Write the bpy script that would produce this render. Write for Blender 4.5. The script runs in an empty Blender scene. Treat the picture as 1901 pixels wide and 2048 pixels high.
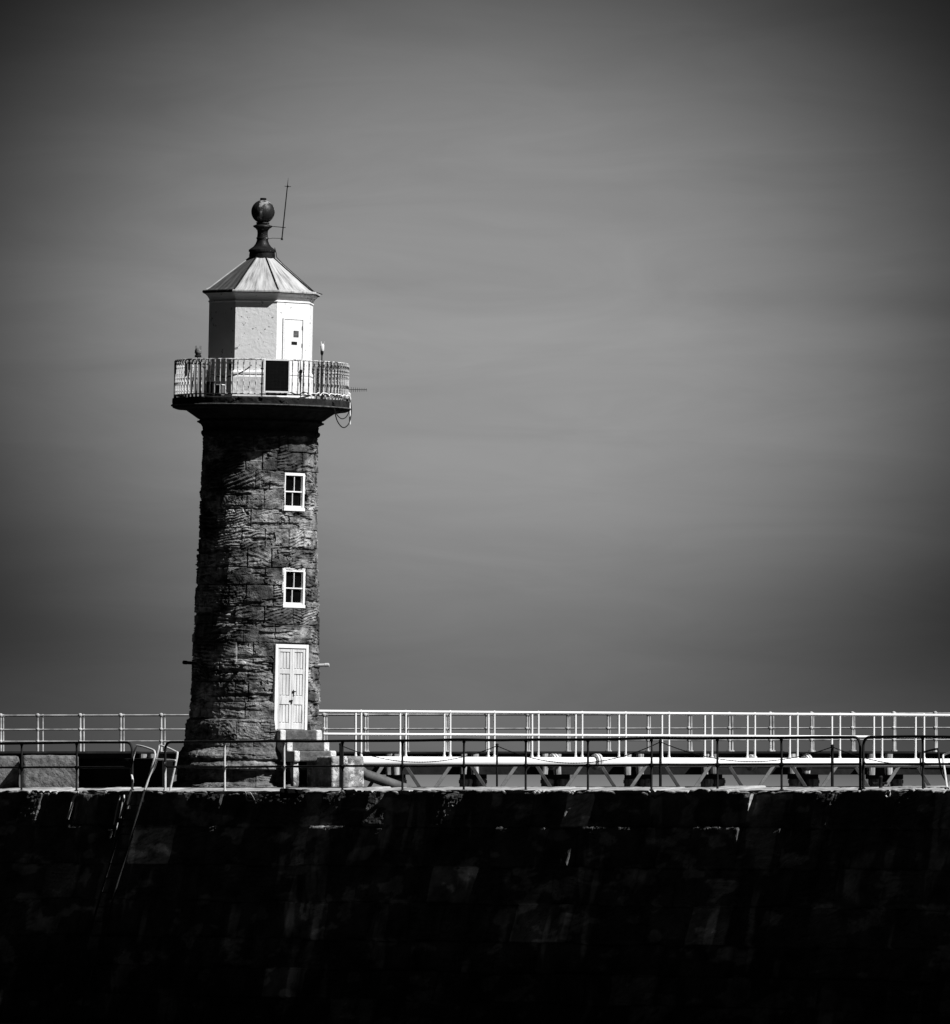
import bpy, math, random
import numpy as np
from mathutils import Vector, Matrix

R = math.radians
sc = bpy.context.scene
COL = sc.collection
random.seed(7)

# ------------------------------------------------------------------ camera
F = 21660.0            # focal length in pixels of the 1901 px wide photograph
CZ = 4.81              # eye height above datum
HOR = 1600.0           # horizon row
cam_d = bpy.data.cameras.new('camera')
cam = bpy.data.objects.new('camera', cam_d)
COL.objects.link(cam)
cam.location = (0, 0, CZ)
cam.rotation_euler = (R(90), 0, 0)
cam_d.sensor_fit = 'HORIZONTAL'
cam_d.sensor_width = 36
cam_d.lens = 36 * F / 1901.0
cam_d.shift_y = (HOR - 1024) / 1901.0
cam_d.clip_start = 1
cam_d.clip_end = 60000
sc.camera = cam

# ------------------------------------------------------------------ sun + sky
SUN_AZ = 58.5          # degrees right of the direction that points at the camera
SUN_EL = 46.0
sv = Vector((math.sin(R(SUN_AZ)) * math.cos(R(SUN_EL)), -math.cos(R(SUN_AZ)) * math.cos(R(SUN_EL)), math.sin(R(SUN_EL))))
ld = bpy.data.lights.new('sun', 'SUN')
ld.energy = 5.0
ld.angle = R(0.5)
ld.color = (1, 1, 1)
sun = bpy.data.objects.new('sun', ld)
COL.objects.link(sun)
sun.rotation_euler = sv.to_track_quat('Z', 'Y').to_euler()
sun.location = (40, 180, 60)

w = bpy.data.worlds.new('World')
sc.world = w
w.use_nodes = True
wt = w.node_tree
wt.nodes.clear()
def wn(t, **k):
    n = wt.nodes.new(t)
    for a, b in k.items(): setattr(n, a, b)
    return n
def wl(a, b): wt.links.new(a, b)
def wm(op, a, b=None, c=None, clamp=False):
    n = wn('ShaderNodeMath', operation=op)
    n.use_clamp = clamp
    for i, v in enumerate((a, b, c)):
        if v is None: continue
        if isinstance(v, (int, float)): n.inputs[i].default_value = v
        else: wl(v, n.inputs[i])
    return n.outputs[0]
sky = wn('ShaderNodeTexSky', sky_type='NISHITA')
sky.sun_disc = False
sky.sun_elevation = R(SUN_EL)
sky.sun_rotation = R(180 - SUN_AZ)
sepc = wn('ShaderNodeSeparateColor')
wl(sky.outputs[0], sepc.inputs[0])
red = sepc.outputs[0]                    # black and white film behind a red filter
tc = wn('ShaderNodeTexCoord')
sx = wn('ShaderNodeSeparateXYZ')
wl(tc.outputs['Generated'], sx.inputs[0])
yy = wm('MAXIMUM', sx.outputs[1], 0.05)
U = wm('DIVIDE', sx.outputs[0], yy)
V = wm('DIVIDE', sx.outputs[2], yy)
def uv_gauss(px, py, wx, wy, amp, p=1.0):
    """a soft spot of sky brightness, placed by compass and height"""
    du = wm('DIVIDE', wm('SUBTRACT', U, (px - 950) / F), wx / F)
    dv = wm('DIVIDE', wm('SUBTRACT', V, (HOR - py) / F), wy / F)
    r2 = wm('ADD', wm('MULTIPLY', du, du), wm('MULTIPLY', dv, dv))
    if p != 1.0: r2 = wm('POWER', r2, p)
    return wm('MULTIPLY', wm('EXPONENT', wm('MULTIPLY', r2, -1.0)), amp)
SKY_SPOTS = [(953, 685, 890, 709, .288, 1.63), (986, 1515, 1280, 190, .125, 1.0), (950, 1600, 3000, 48, .26, 1.0),
             (1700, 605, 300, 34, -.016, 1.0), (760, 566, 230, 24, -.014, 1.0), (1180, 285, 500, 45, .02, 1.0), (1650, 1085, 420, 60, .012, 1.0), (420, 205, 260, 50, -.012, 1.0)]
tot = None  # broad spots paint a vignette-like bright middle and dark edges; small ones are clouds
for b in SKY_SPOTS:
    g = uv_gauss(*b)
    tot = g if tot is None else wm('ADD', tot, g)
# wind-drawn streaks in the cloud
mp = wn('ShaderNodeMapping')
mp.inputs['Scale'].default_value = (13, 13, 80)
mp.inputs['Rotation'].default_value = (0, R(2), 0)
wl(tc.outputs['Generated'], mp.inputs[0])
nz = wn('ShaderNodeTexNoise')
nz.inputs['Scale'].default_value = 1.0
nz.inputs['Detail'].default_value = 5
nz.inputs['Roughness'].default_value = .42
nz.inputs['Distortion'].default_value = .6
wl(mp.outputs[0], nz.inputs[0])
streak = wm('MULTIPLY_ADD', nz.outputs[0], 0.36, 0.82)
mp2 = wn('ShaderNodeMapping')
mp2.inputs['Scale'].default_value = (38, 38, 190)
mp2.inputs['Rotation'].default_value = (0, R(-3), R(10))
wl(tc.outputs['Generated'], mp2.inputs[0])
nz2 = wn('ShaderNodeTexNoise')
nz2.inputs['Detail'].default_value = 7
nz2.inputs['Roughness'].default_value = .6
nz2.inputs['Distortion'].default_value = 1.2
nz2.inputs['Scale'].default_value = 1.0
wl(mp2.outputs[0], nz2.inputs[0])
streak = wm('MULTIPLY', streak, wm('MULTIPLY_ADD', nz2.outputs[0], .30, .85))
pat = wm('ADD', wm('MULTIPLY', tot, streak), 0.008)
SKY_K = 1.56
val = wm('MULTIPLY', wm('MULTIPLY', red, pat), SKY_K)
bg = wn('ShaderNodeBackground')
bg.inputs[1].default_value = 0.1
cmb = wn('ShaderNodeCombineColor')
for i in range(3): wl(val, cmb.inputs[i])
wl(cmb.outputs[0], bg.inputs[0])
wo = wn('ShaderNodeOutputWorld')
wl(bg.outputs[0], wo.inputs[0])

sc.view_settings.view_transform = 'Standard'
sc.view_settings.look = 'None'
sc.view_settings.gamma = 1
sc.view_settings.use_curve_mapping = False
sc.view_settings.exposure = 0.5

# ------------------------------------------------------------------ materials
def mat(name, lo, hi=None, scale=6.0, rough=.8, bump=.0, bscale=30.0, metal=0.0, stretch=(1, 1, 1),
        chip=None, chip_col=.06, chip_scale=5.0, detail=6.0, contrast=.18, attr=None, edge=None, spec=.3):
    hi = lo if hi is None else hi
    m = bpy.data.materials.new(name)
    m.use_nodes = True
    nt = m.node_tree
    N, L = nt.nodes, nt.links
    b = N['Principled BSDF']
    b.inputs['Roughness'].default_value = rough
    b.inputs['Metallic'].default_value = metal
    b.inputs['Specular IOR Level'].default_value = spec
    t = N.new('ShaderNodeTexCoord')
    mpn = N.new('ShaderNodeMapping')
    mpn.inputs['Scale'].default_value = stretch
    L.new(t.outputs['Object'], mpn.inputs[0])
    n1 = N.new('ShaderNodeTexNoise')
    n1.inputs['Scale'].default_value = scale
    n1.inputs['Detail'].default_value = detail
    n1.inputs['Roughness'].default_value = .62
    L.new(mpn.outputs[0], n1.inputs[0])
    cr = N.new('ShaderNodeValToRGB')
    cr.color_ramp.elements[0].position = .5 - contrast
    cr.color_ramp.elements[1].position = .5 + contrast
    cr.color_ramp.elements[0].color = (lo, lo, lo, 1)
    cr.color_ramp.elements[1].color = (hi, hi, hi, 1)
    L.new(n1.outputs[0], cr.inputs[0])
    col = cr.outputs[0]
    def mul(col, fac_out):
        mx = N.new('ShaderNodeMix'); mx.data_type = 'RGBA'; mx.blend_type = 'MULTIPLY'
        mx.inputs[0].default_value = 1
        L.new(col, mx.inputs[6]); L.new(fac_out, mx.inputs[7])
        return mx.outputs[2]
    if attr:
        a = N.new('ShaderNodeAttribute'); a.attribute_name = attr
        col = mul(col, a.outputs['Color'])
    chipfac = None
    if chip is not None:
        n2 = N.new('ShaderNodeTexNoise')
        n2.inputs['Scale'].default_value = chip_scale
        n2.inputs['Detail'].default_value = 9
        n2.inputs['Roughness'].default_value = .7
        L.new(mpn.outputs[0], n2.inputs[0])
        c2 = N.new('ShaderNodeValToRGB')
        c2.color_ramp.elements[0].position = chip
        c2.color_ramp.elements[1].position = chip + .03
        c2.color_ramp.elements[0].color = (0, 0, 0, 1)
        c2.color_ramp.elements[1].color = (1, 1, 1, 1)
        L.new(n2.outputs[0], c2.inputs[0])
        mx = N.new('ShaderNodeMix'); mx.data_type = 'RGBA'
        L.new(c2.outputs[0], mx.inputs[0]); L.new(col, mx.inputs[6])
        mx.inputs[7].default_value = (chip_col, chip_col, chip_col, 1)
        col = mx.outputs[2]
        chipfac = c2.outputs[0]
    L.new(col, b.inputs['Base Color'])
    if bump:
        n3 = N.new('ShaderNodeTexNoise')
        n3.inputs['Scale'].default_value = bscale
        n3.inputs['Detail'].default_value = 7
        L.new(mpn.outputs[0], n3.inputs[0])
        bp = N.new('ShaderNodeBump')
        bp.inputs['Strength'].default_value = bump
        bp.inputs['Distance'].default_value = .02
        h = n3.outputs[0]
        if chipfac is not None:
            s = N.new('ShaderNodeMath'); s.operation = 'MULTIPLY_ADD'
            L.new(chipfac, s.inputs[0]); s.inputs[1].default_value = -.35; L.new(h, s.inputs[2])
            h = s.outputs[0]
        L.new(h, bp.inputs['Height'])
        L.new(bp.outputs[0], b.inputs['Normal'])
    return m

M = {}
M['sandstone'] = mat('sandstone', .004, .27, scale=6.0, rough=.95, bump=1.0, bscale=42, attr='tone', contrast=.20, spec=.05)
M['capital_stone'] = mat('dark_moulded_stone', .008, .03, scale=5, rough=.95, bump=.5, bscale=30, spec=.1)
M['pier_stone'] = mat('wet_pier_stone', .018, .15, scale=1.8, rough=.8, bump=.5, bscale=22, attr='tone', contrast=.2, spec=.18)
M['deck_stone'] = mat('pale_deck_stone', .16, .42, scale=2.5, rough=.95, bump=.6, bscale=18, attr='tone', spec=.1)
M['dark_deck'] = mat('low_bounce_deck', .006, .016, scale=2, rough=.8, bump=.5, bscale=15, spec=.15)  # unseen deck made near-black so it bounces little light onto the shaded sides
M['ladder_steel'] = mat('rusty_ladder_steel', .006, .03, scale=12, rough=.8, bump=.3)
M['white_paint'] = mat('white_masonry_paint', .75, .84, scale=4, rough=.6, bump=.35, bscale=14, chip=.60, chip_col=.25, chip_scale=8)
M['white_plaster'] = mat('flaking_white_plaster', .5, .82, scale=5, rough=.7, bump=.9, bscale=9, chip=.64, chip_col=.12, chip_scale=6)
M['door_paint'] = mat('worn_door_paint', .42, .72, scale=7, rough=.55, bump=.5, bscale=30, stretch=(1, 1, .18), chip=.61, chip_col=.22, chip_scale=13)
M['gloss_white'] = mat('gloss_white_paint', .66, .8, scale=6, rough=.5, bump=.25, bscale=30, chip=.68, chip_col=.2, chip_scale=9)
M['bridge_white'] = mat('white_bridge_paint', .72, .82, scale=3, rough=.4, bump=.08, bscale=20, chip=.72, chip_col=.3, chip_scale=3)
M['bridge_grey'] = mat('grey_bridge_paint', .05, .12, scale=5, rough=.6, bump=.1)
M['far_white'] = mat('old_white_rail_paint', .2, .55, scale=3, rough=.7, bump=.2, bscale=20, chip=.655, chip_col=.08, chip_scale=3)
M['black_iron'] = mat('black_painted_iron', .004, .012, scale=10, rough=.7, bump=.3, bscale=40, spec=.12)
M['dark_rail'] = mat('dark_rail_paint', .005, .02, scale=4, rough=.7, bump=.3, bscale=50, spec=.12, chip=.68, chip_col=.2, chip_scale=3)
M['galvanised'] = mat('galvanised_pipe', .42, .6, scale=6, rough=.5, bump=.2, bscale=30, chip=.66, chip_col=.1, chip_scale=8)
M['rust_white'] = mat('rusted_white_picket', .4, .75, scale=9, rough=.7, bump=.6, bscale=25, chip=.50, chip_col=.04, chip_scale=13)
def lead_mat(name, lo, mid, hi):
    m = bpy.data.materials.new(name); m.use_nodes = True
    N, L = m.node_tree.nodes, m.node_tree.links
    b = N['Principled BSDF']; b.inputs['Roughness'].default_value = .6; b.inputs['Specular IOR Level'].default_value = .25
    t = N.new('ShaderNodeTexCoord'); sp_ = N.new('ShaderNodeSeparateXYZ'); L.new(t.outputs['Object'], sp_.inputs[0])
    at = N.new('ShaderNodeMath'); at.operation = 'ARCTAN2'; L.new(sp_.outputs[0], at.inputs[0]); L.new(sp_.outputs[1], at.inputs[1])
    cb = N.new('ShaderNodeCombineXYZ')
    ma = N.new('ShaderNodeMath'); ma.operation = 'MULTIPLY'; L.new(at.outputs[0], ma.inputs[0]); ma.inputs[1].default_value = 11
    mz = N.new('ShaderNodeMath'); mz.operation = 'MULTIPLY'; L.new(sp_.outputs[2], mz.inputs[0]); mz.inputs[1].default_value = 2.2
    L.new(ma.outputs[0], cb.inputs[0]); L.new(mz.outputs[0], cb.inputs[1])
    n = N.new('ShaderNodeTexNoise'); n.inputs['Scale'].default_value = 1.0; n.inputs['Detail'].default_value = 7; n.inputs['Roughness'].default_value = .68
    L.new(cb.outputs[0], n.inputs[0])
    cr = N.new('ShaderNodeValToRGB'); e = cr.color_ramp.elements
    e[0].position = .32; e[0].color = (lo, lo, lo, 1); e[1].position = .68; e[1].color = (hi, hi, hi, 1)
    k = e.new(.47); k.color = (mid, mid, mid, 1)
    L.new(n.outputs[0], cr.inputs[0]); L.new(cr.outputs[0], b.inputs['Base Color'])
    bp = N.new('ShaderNodeBump'); bp.inputs['Strength'].default_value = .3; bp.inputs['Distance'].default_value = .015
    L.new(n.outputs[0], bp.inputs['Height']); L.new(bp.outputs[0], b.inputs['Normal'])
    return m
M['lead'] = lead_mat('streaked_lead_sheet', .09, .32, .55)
M['shade_lead'] = lead_mat('shade_lead_sheet', .02, .06, .14)
M['cast_iron'] = mat('finial_iron', .004, .014, scale=8, rough=.5, bump=.3, bscale=18, spec=.15, chip=.60, chip_col=.12, chip_scale=5)
M['worn_ball'] = mat('flaking_ball_paint', .004, .02, scale=6, rough=.5, bump=.6, bscale=14, spec=.3, stretch=(1, 1, .6), chip=.53, chip_col=.22, chip_scale=4)
M['glass'] = mat('dark_pane', .002, .004, scale=2, rough=.2, spec=.12)
M['solar'] = mat('solar_cells', .003, .006, scale=8, rough=.4, spec=.12)
M['concrete'] = mat('grey_concrete', .045, .14, scale=7, rough=.95, bump=.7, bscale=35, spec=.1)
M['step_paint'] = mat('white_step_paint', .42, .72, scale=9, rough=.8, bump=.7, bscale=30, chip=.58, chip_col=.2, chip_scale=9)
M['rough_block'] = mat('whitewashed_block', .10, .3, scale=4, rough=.95, bump=.9, bscale=25, chip=.53, chip_col=.5, chip_scale=3.2, contrast=.12, spec=.1)
M['granite'] = mat('rough_granite', .05, .2, scale=9, rough=.95, bump=.9, bscale=30, contrast=.2, spec=.1)
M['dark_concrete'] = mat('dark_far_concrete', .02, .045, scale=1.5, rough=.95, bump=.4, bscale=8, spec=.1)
M['timber'] = mat('weathered_pile', .12, .5, scale=3, rough=.9, bump=.6, bscale=12, stretch=(5, 5, .5), contrast=.12)
M['cable'] = mat('black_cable', .01, .015, rough=.5)

def water_mat():
    m = bpy.data.materials.new('sea_water')
    m.use_nodes = True
    N, L = m.node_tree.nodes, m.node_tree.links
    b = N['Principled BSDF']
    b.inputs['Base Color'].default_value = (.003, .003, .003, 1)
    b.inputs['Roughness'].default_value = .12
    b.inputs['IOR'].default_value = 1.33
    t = N.new('ShaderNodeTexCoord')
    n = N.new('ShaderNodeTexNoise'); n.inputs['Scale'].default_value = 1.6; n.inputs['Detail'].default_value = 8
    L.new(t.outputs['Object'], n.inputs[0])
    bp = N.new('ShaderNodeBump'); bp.inputs['Strength'].default_value = .8; bp.inputs['Distance'].default_value = .12
    L.new(n.outputs[0], bp.inputs['Height']); L.new(bp.outputs[0], b.inputs['Normal'])
    return m
M['water'] = water_mat()

# ------------------------------------------------------------------ helpers
def tag(o, label=None, cat=None, group=None, kind=None):
    if label: o['label'] = label
    if cat: o['category'] = cat
    if group: o['group'] = group
    if kind: o['kind'] = kind
    return o

def empty(name, loc=(0, 0, 0), rot=(0, 0, 0)):
    o = bpy.data.objects.new(name, None)
    COL.objects.link(o)
    o.location = loc
    o.rotation_euler = rot
    o.empty_display_size = .2
    return o

class MB:
    """collects shapes into one mesh; slots let one mesh carry several materials"""
    def __init__(s): s.v = []; s.f = []; s.m = []; s.sm = []
    def add(s, vs, fs, mi=0, smooth=False):
        o = len(s.v)
        s.v += [tuple(v) for v in vs]
        for f in fs:
            s.f.append(tuple(i + o for i in f)); s.m.append(mi); s.sm.append(smooth)
    def box(s, c, size, rot=None, mi=0, bev=0.0):
        """box with chamfered edges; rot = 3x3 Matrix or z angle"""
        c = Vector(c)
        if rot is None: rot = Matrix.Identity(3)
        elif isinstance(rot, (int, float)): rot = Matrix.Rotation(rot, 3, 'Z')
        hx, hy, hz = [q / 2 for q in size]
        b = min(bev, hx * .9, hy * .9, hz * .9)
        if b <= 0:
            vs = [c + rot @ Vector((x * hx, y * hy, z * hz)) for z in (-1, 1) for y in (-1, 1) for x in (-1, 1)]
            s.add(vs, [(0, 2, 3, 1), (4, 5, 7, 6), (0, 1, 5, 4), (2, 6, 7, 3), (0, 4, 6, 2), (1, 3, 7, 5)], mi)
            return
        vs, idx = [], {}
        for z in (-1, 1):
            for y in (-1, 1):
                for x in (-1, 1):
                    for ax in range(3):
                        p = [x * (hx - b), y * (hy - b), z * (hz - b)]
                        p[ax] = (x, y, z)[ax] * (hx, hy, hz)[ax]
                        idx[(x, y, z, ax)] = len(vs)
                        vs.append(c + rot @ Vector(p))
        fs = []
        for ax in range(3):
            o1, o2 = [a for a in range(3) if a != ax]
            for sg in (-1, 1):
                q = []
                for a, d in ((-1, -1), (1, -1), (1, 1), (-1, 1)):
                    k = [0, 0, 0]; k[ax] = sg; k[o1] = a; k[o2] = d
                    q.append(idx[(k[0], k[1], k[2], ax)])
                fs.append(tuple(q))
        for ax in range(3):          # edges running along ax
            o1, o2 = [a for a in range(3) if a != ax]
            for a in (-1, 1):
                for d in (-1, 1):
                    k0 = [0, 0, 0]; k0[o1] = a; k0[o2] = d
                    k1 = list(k0); k0[ax] = -1; k1[ax] = 1
                    fs.append((idx[(*k0, o1)], idx[(*k1, o1)], idx[(*k1, o2)], idx[(*k0, o2)]))
        for z in (-1, 1):
            for y in (-1, 1):
                for x in (-1, 1):
                    fs.append(tuple(idx[(x, y, z, a)] for a in range(3)))
        s.add(vs, fs, mi)
    def tube(s, pts, r, n=10, mi=0, caps=True, closed=False):
        pts = [Vector(p) for p in pts]
        k = len(pts)
        rr = r if isinstance(r, (list, tuple)) else [r] * k
        tang = []
        for i in range(k):
            if closed: d = pts[(i + 1) % k] - pts[i - 1]
            else: d = pts[min(i + 1, k - 1)] - pts[max(i - 1, 0)]
            tang.append(d.normalized())
        up = Vector((0, 0, 1)) if abs(tang[0].z) < .9 else Vector((1, 0, 0))
        u = tang[0].cross(up).normalized()
        vs, fs = [], []
        for i in range(k):
            u = (u - tang[i] * u.dot(tang[i])).normalized()
            v = tang[i].cross(u)
            for j in range(n):
                a = 2 * math.pi * j / n
                vs.append(pts[i] + (u * math.cos(a) + v * math.sin(a)) * rr[i])
        for i in range(k if closed else k - 1):
            i2 = (i + 1) % k
            for j in range(n):
                j2 = (j + 1) % n
                fs.append((i * n + j, i * n + j2, i2 * n + j2, i2 * n + j))
        s.add(vs, fs, mi, True)
        if caps and not closed:
            o = len(s.v) - len(vs)
            s.f.append(tuple(o + j for j in range(n))); s.m.append(mi); s.sm.append(False)
            s.f.append(tuple(o + (k - 1) * n + j for j in reversed(range(n)))); s.m.append(mi); s.sm.append(False)
    def lathe(s, prof, n=48, a0=0.0, c=(0, 0, 0), mi=0, smooth=True):
        """prof = (height, radius); azimuth 0 faces the camera (-Y)"""
        c = Vector(c)
        vs, fs = [], []
        for h, r in prof:
            for j in range(n):
                a = a0 + 2 * math.pi * j / n
                vs.append(c + Vector((r * math.sin(a), -r * math.cos(a), h)))
        for i in range(len(prof) - 1):
            for j in range(n):
                j2 = (j + 1) % n
                fs.append((i * n + j, i * n + j2, (i + 1) * n + j2, (i + 1) * n + j))
        fs.append(tuple(reversed(range(n))))
        fs.append(tuple((len(prof) - 1) * n + j for j in range(n)))
        s.add(vs, fs, mi, smooth)
    def ball(s, c, r, n=16, mi=0, sc_=(1, 1, 1)):
        pr = [(-r * math.cos(math.pi * i / n) * sc_[2], max(1e-4, r * math.sin(math.pi * i / n))) for i in range(n + 1)]
        s.lathe(pr, n * 2, 0, c, mi)
    def build(s, name, mats, parent=None, loc=None, rot=None):
        me = bpy.data.meshes.new(name)
        me.from_pydata(s.v, [], s.f)
        if not isinstance(mats, (list, tuple)): mats = [mats]
        for m_ in mats: me.materials.append(m_)
        me.polygons.foreach_set('material_index', s.m)
        me.polygons.foreach_set('use_smooth', s.sm)
        me.update()
        if any(s.sm): me.set_sharp_from_angle(angle=R(42))
        o = bpy.data.objects.new(name, me)
        COL.objects.link(o)
        if parent: o.parent = parent
        if loc is not None: o.location = loc
        if rot is not None: o.rotation_euler = rot
        return o

def inst(src, parent, loc=None, rot=None):
    o = src.copy()
    COL.objects.link(o)
    o.parent = parent
    if loc is not None: o.location = loc
    if rot is not None: o.rotation_euler = rot
    return o

def fillet(pts, rad=.08, n=6):
    pts = [Vector(p) for p in pts]
    out = [pts[0]]
    for i in range(1, len(pts) - 1):
        a, b, c = pts[i - 1], pts[i], pts[i + 1]
        d1, d2 = (a - b), (c - b)
        r_ = min(rad, d1.length * .45, d2.length * .45)
        p0, p2 = b + d1.normalized() * r_, b + d2.normalized() * r_
        for k in range(n + 1):
            t = k / n
            out.append(p0 * (1 - t) ** 2 + b * 2 * t * (1 - t) + p2 * t * t)
    out.append(pts[-1])
    return out

def smooth_path(ps, n=6):
    ps = [Vector(p) for p in ps]; out = []
    for i in range(len(ps) - 1):
        p0, p1, p2, p3 = ps[max(i - 1, 0)], ps[i], ps[i + 1], ps[min(i + 2, len(ps) - 1)]
        for k in range(n):
            t = k / n
            out.append(.5 * ((2 * p1) + (p2 - p0) * t + (2 * p0 - 5 * p1 + 4 * p2 - p3) * t * t + (3 * p1 - p0 - 3 * p2 + p3) * t ** 3))
    out.append(ps[-1]); return out

# value noise in numpy
def _h(x, y, z, seed):
    n = (x.astype(np.int64) * 374761393 + y.astype(np.int64) * 668265263 + z.astype(np.int64) * 2147483647 + seed * 974634777) & 0x7fffffff
    n = ((n ^ (n >> 13)) * 1274126177) & 0x7fffffff
    n = (n ^ (n >> 16)) & 0x7fffffff
    return (n % 65536) / 65535.0
def vnoise(x, y, z, seed=0):
    xi, yi, zi = np.floor(x), np.floor(y), np.floor(z)
    fx, fy, fz = x - xi, y - yi, z - zi
    fx, fy, fz = [q * q * (3 - 2 * q) for q in (fx, fy, fz)]
    o = 0
    for a in (0, 1):
        for b in (0, 1):
            for c in (0, 1):
                wgt = (fx if a else 1 - fx) * (fy if b else 1 - fy) * (fz if c else 1 - fz)
                o = o + wgt * _h(xi + a, yi + b, zi + c, seed)
    return o
def fbm(x, y, z, seed=0, oct=4, gain=.5):
    t, a, s = 0, 1.0, 0
    for i in range(oct):
        t = t + a * vnoise(x, y, z, seed + i * 17); s += a
        x, y, z, a = x * 2.03, y * 2.03, z * 2.03, a * gain
    return t / s
def sstep(a, b, x):
    t = np.clip((x - a) / (b - a), 0, 1)
    return t * t * (3 - 2 * t)

def grid_mesh(name, X, Y, Z, material, tone=None, wrap=False, parent=None, smooth=False, flip=False):
    nr, nc = X.shape
    co = np.stack([X, Y, Z], -1).reshape(-1, 3).astype(np.float32)
    i = np.arange(nr - 1)[:, None]
    j = np.arange(nc if wrap else nc - 1)[None, :]
    j2 = (j + 1) % nc
    q = np.stack([i * nc + j, i * nc + j2, (i + 1) * nc + j2, (i + 1) * nc + j], -1).reshape(-1, 4)
    if flip: q = q[:, ::-1]
    me = bpy.data.meshes.new(name)
    me.vertices.add(len(co)); me.vertices.foreach_set('co', co.ravel())
    nf = len(q)
    me.loops.add(nf * 4); me.loops.foreach_set('vertex_index', q.astype(np.int32).ravel())
    me.polygons.add(nf)
    me.polygons.foreach_set('loop_start', np.arange(0, nf * 4, 4, dtype=np.int32))
    me.polygons.foreach_set('loop_total', np.full(nf, 4, dtype=np.int32))
    me.polygons.foreach_set('use_smooth', np.full(nf, smooth))
    me.update(calc_edges=True)
    if tone is not None:
        at = me.color_attributes.new('tone', 'FLOAT_COLOR', 'POINT')
        tt = np.repeat(tone.reshape(-1, 1), 4, 1).astype(np.float32); tt[:, 3] = 1
        at.data.foreach_set('color', tt.ravel())
    me.materials.append(material)
    o = bpy.data.objects.new(name, me)
    COL.objects.link(o)
    if parent: o.parent = parent
    return o

# ashlar relief: A = position along the course (m), H = height (m)
def ashlar(A, H, bounds, width, seed, P3, joint=.018, jdepth=.03, rec=.02, bed=.012, period=.045, wrap_len=None, pale=.12, wvar=.3, big_tilt=0.0, hole=.30, pale_rng=(1.2, 1.5), rough_amp=.035, crack_d=.0):
    rs = np.random.RandomState(seed)
    D = np.zeros_like(A); T = np.ones_like(A)
    x, y, z = P3
    warp = fbm(x * 3, y * 3, z * 3, seed + 5, 3) - .5
    fine = fbm(x * 14, y * 14, z * 14, seed + 9, 4) - .5
    edge_n = fbm(x * 6, y * 6, z * 6, seed + 3, 3) - .5
    a0, a1 = A.min(), A.max()
    L = wrap_len if wrap_len else (a1 - a0)
    for ci in range(len(bounds) - 1):
        h0, h1 = bounds[ci], bounds[ci + 1]
        row = (H >= h0) & (H < h1) if ci < len(bounds) - 2 else (H >= h0)
        if not row.any(): continue
        nb = max(2, int(round(L / width)))
        cuts = a0 + (np.arange(nb) + rs.uniform(-wvar, wvar, nb) * .6 + (.5 if ci % 2 else 0) + rs.uniform(0, .3)) * L / nb
        a = A[row]; h = H[row]
        if wrap_len:
            cuts = np.sort((cuts - a0) % L + a0)
        else:
            cuts = np.concatenate([[a0 - 1], cuts, [a1 + 1]])
        bi = np.searchsorted(cuts, a, side='right') - 1
        if wrap_len:
            lo = np.where(bi < 0, cuts[-1] - L, cuts[np.maximum(bi, 0)])
            hi = np.where(bi < 0, cuts[0], np.where(bi >= nb - 1, cuts[0] + L, cuts[np.minimum(bi + 1, nb - 1)]))
            bi = bi % nb
        else:
            lo = cuts[bi]; hi = cuts[np.minimum(bi + 1, len(cuts) - 1)]
        K = len(cuts) + 2
        ang = rs.uniform(-.45, .3, K); amp = bed * rs.uniform(.35, 1.35, K); rc = -rec * rs.uniform(-.4, 1, K)
        deep = rs.rand(K) < .14; rc = np.where(deep, rc - rec * 1.3, rc)
        per = period * rs.uniform(.7, 1.4, K); pit = rs.uniform(0, 1, K)
        jd = jdepth * rs.uniform(.25, 1.3, K); tn = np.where(rs.rand(K) < pale, rs.uniform(pale_rng[0], pale_rng[1], K), rs.uniform(.8, 1.08, K))
        tilt = rs.uniform(-.03, .03, K) + rs.uniform(-1, 1, K) ** 3 * big_tilt; vt = rs.uniform(-1, 1, K) ** 3 * big_tilt; jd2 = jdepth * rs.uniform(.2, 1.1, K)
        ww = warp[row]; fn = fine[row]; en = edge_n[row]
        du = np.minimum(a - lo, hi - a) + en * .03
        dv = np.minimum(h - h0, h1 - h) + en * .03
        wc = (h - h0) * np.cos(ang[bi]) + (a - lo) * np.sin(ang[bi]) + ww * .16
        st = np.abs(((wc / per[bi]) % 1) * 2 - 1)
        st2 = np.abs(((wc / (per[bi] * .37)) % 1) * 2 - 1)
        d = rc[bi] + tilt[bi] * ((a - lo) / np.maximum(hi - lo, .1) - .5)
        d = d + vt[bi] * ((h - h0) / (h1 - h0) - .5)
        style = (pit[bi] > .25)
        d = d + np.where(style, 1.0, .25) * amp[bi] * ((st - .5) + .4 * (st2 - .5)) * np.clip(.75 + (fbm(x[row] * 5, y[row] * 5, z[row] * 5, seed + 31, 2) - .5) * 3.2, 0, 2)
        d = d + fn * rough_amp * (.35 + pit[bi])
        crack = fbm(x[row] * 1.5, y[row] * 1.5, z[row] * 10, seed + 71, 4)
        d = d - sstep(.59, .64, crack) * crack_d
        d = d - sstep(hole - .05, hole + .05, fn + ww * .8) * .045 * (.3 + pit[bi])
        jm = np.clip(.7 + en * 4.5, .1, 1.9)
        d = d - jm * jd[bi] * (1 - sstep(joint * .3, joint * 1.6, du)) - jm * jd2[bi] * (1 - sstep(joint * .3, joint * 1.5, dv))
        D[row] = d
        T[row] = tn[bi] * (1 - .25 * (1 - sstep(0, .02, np.minimum(du, dv))))
    return D, T

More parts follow.
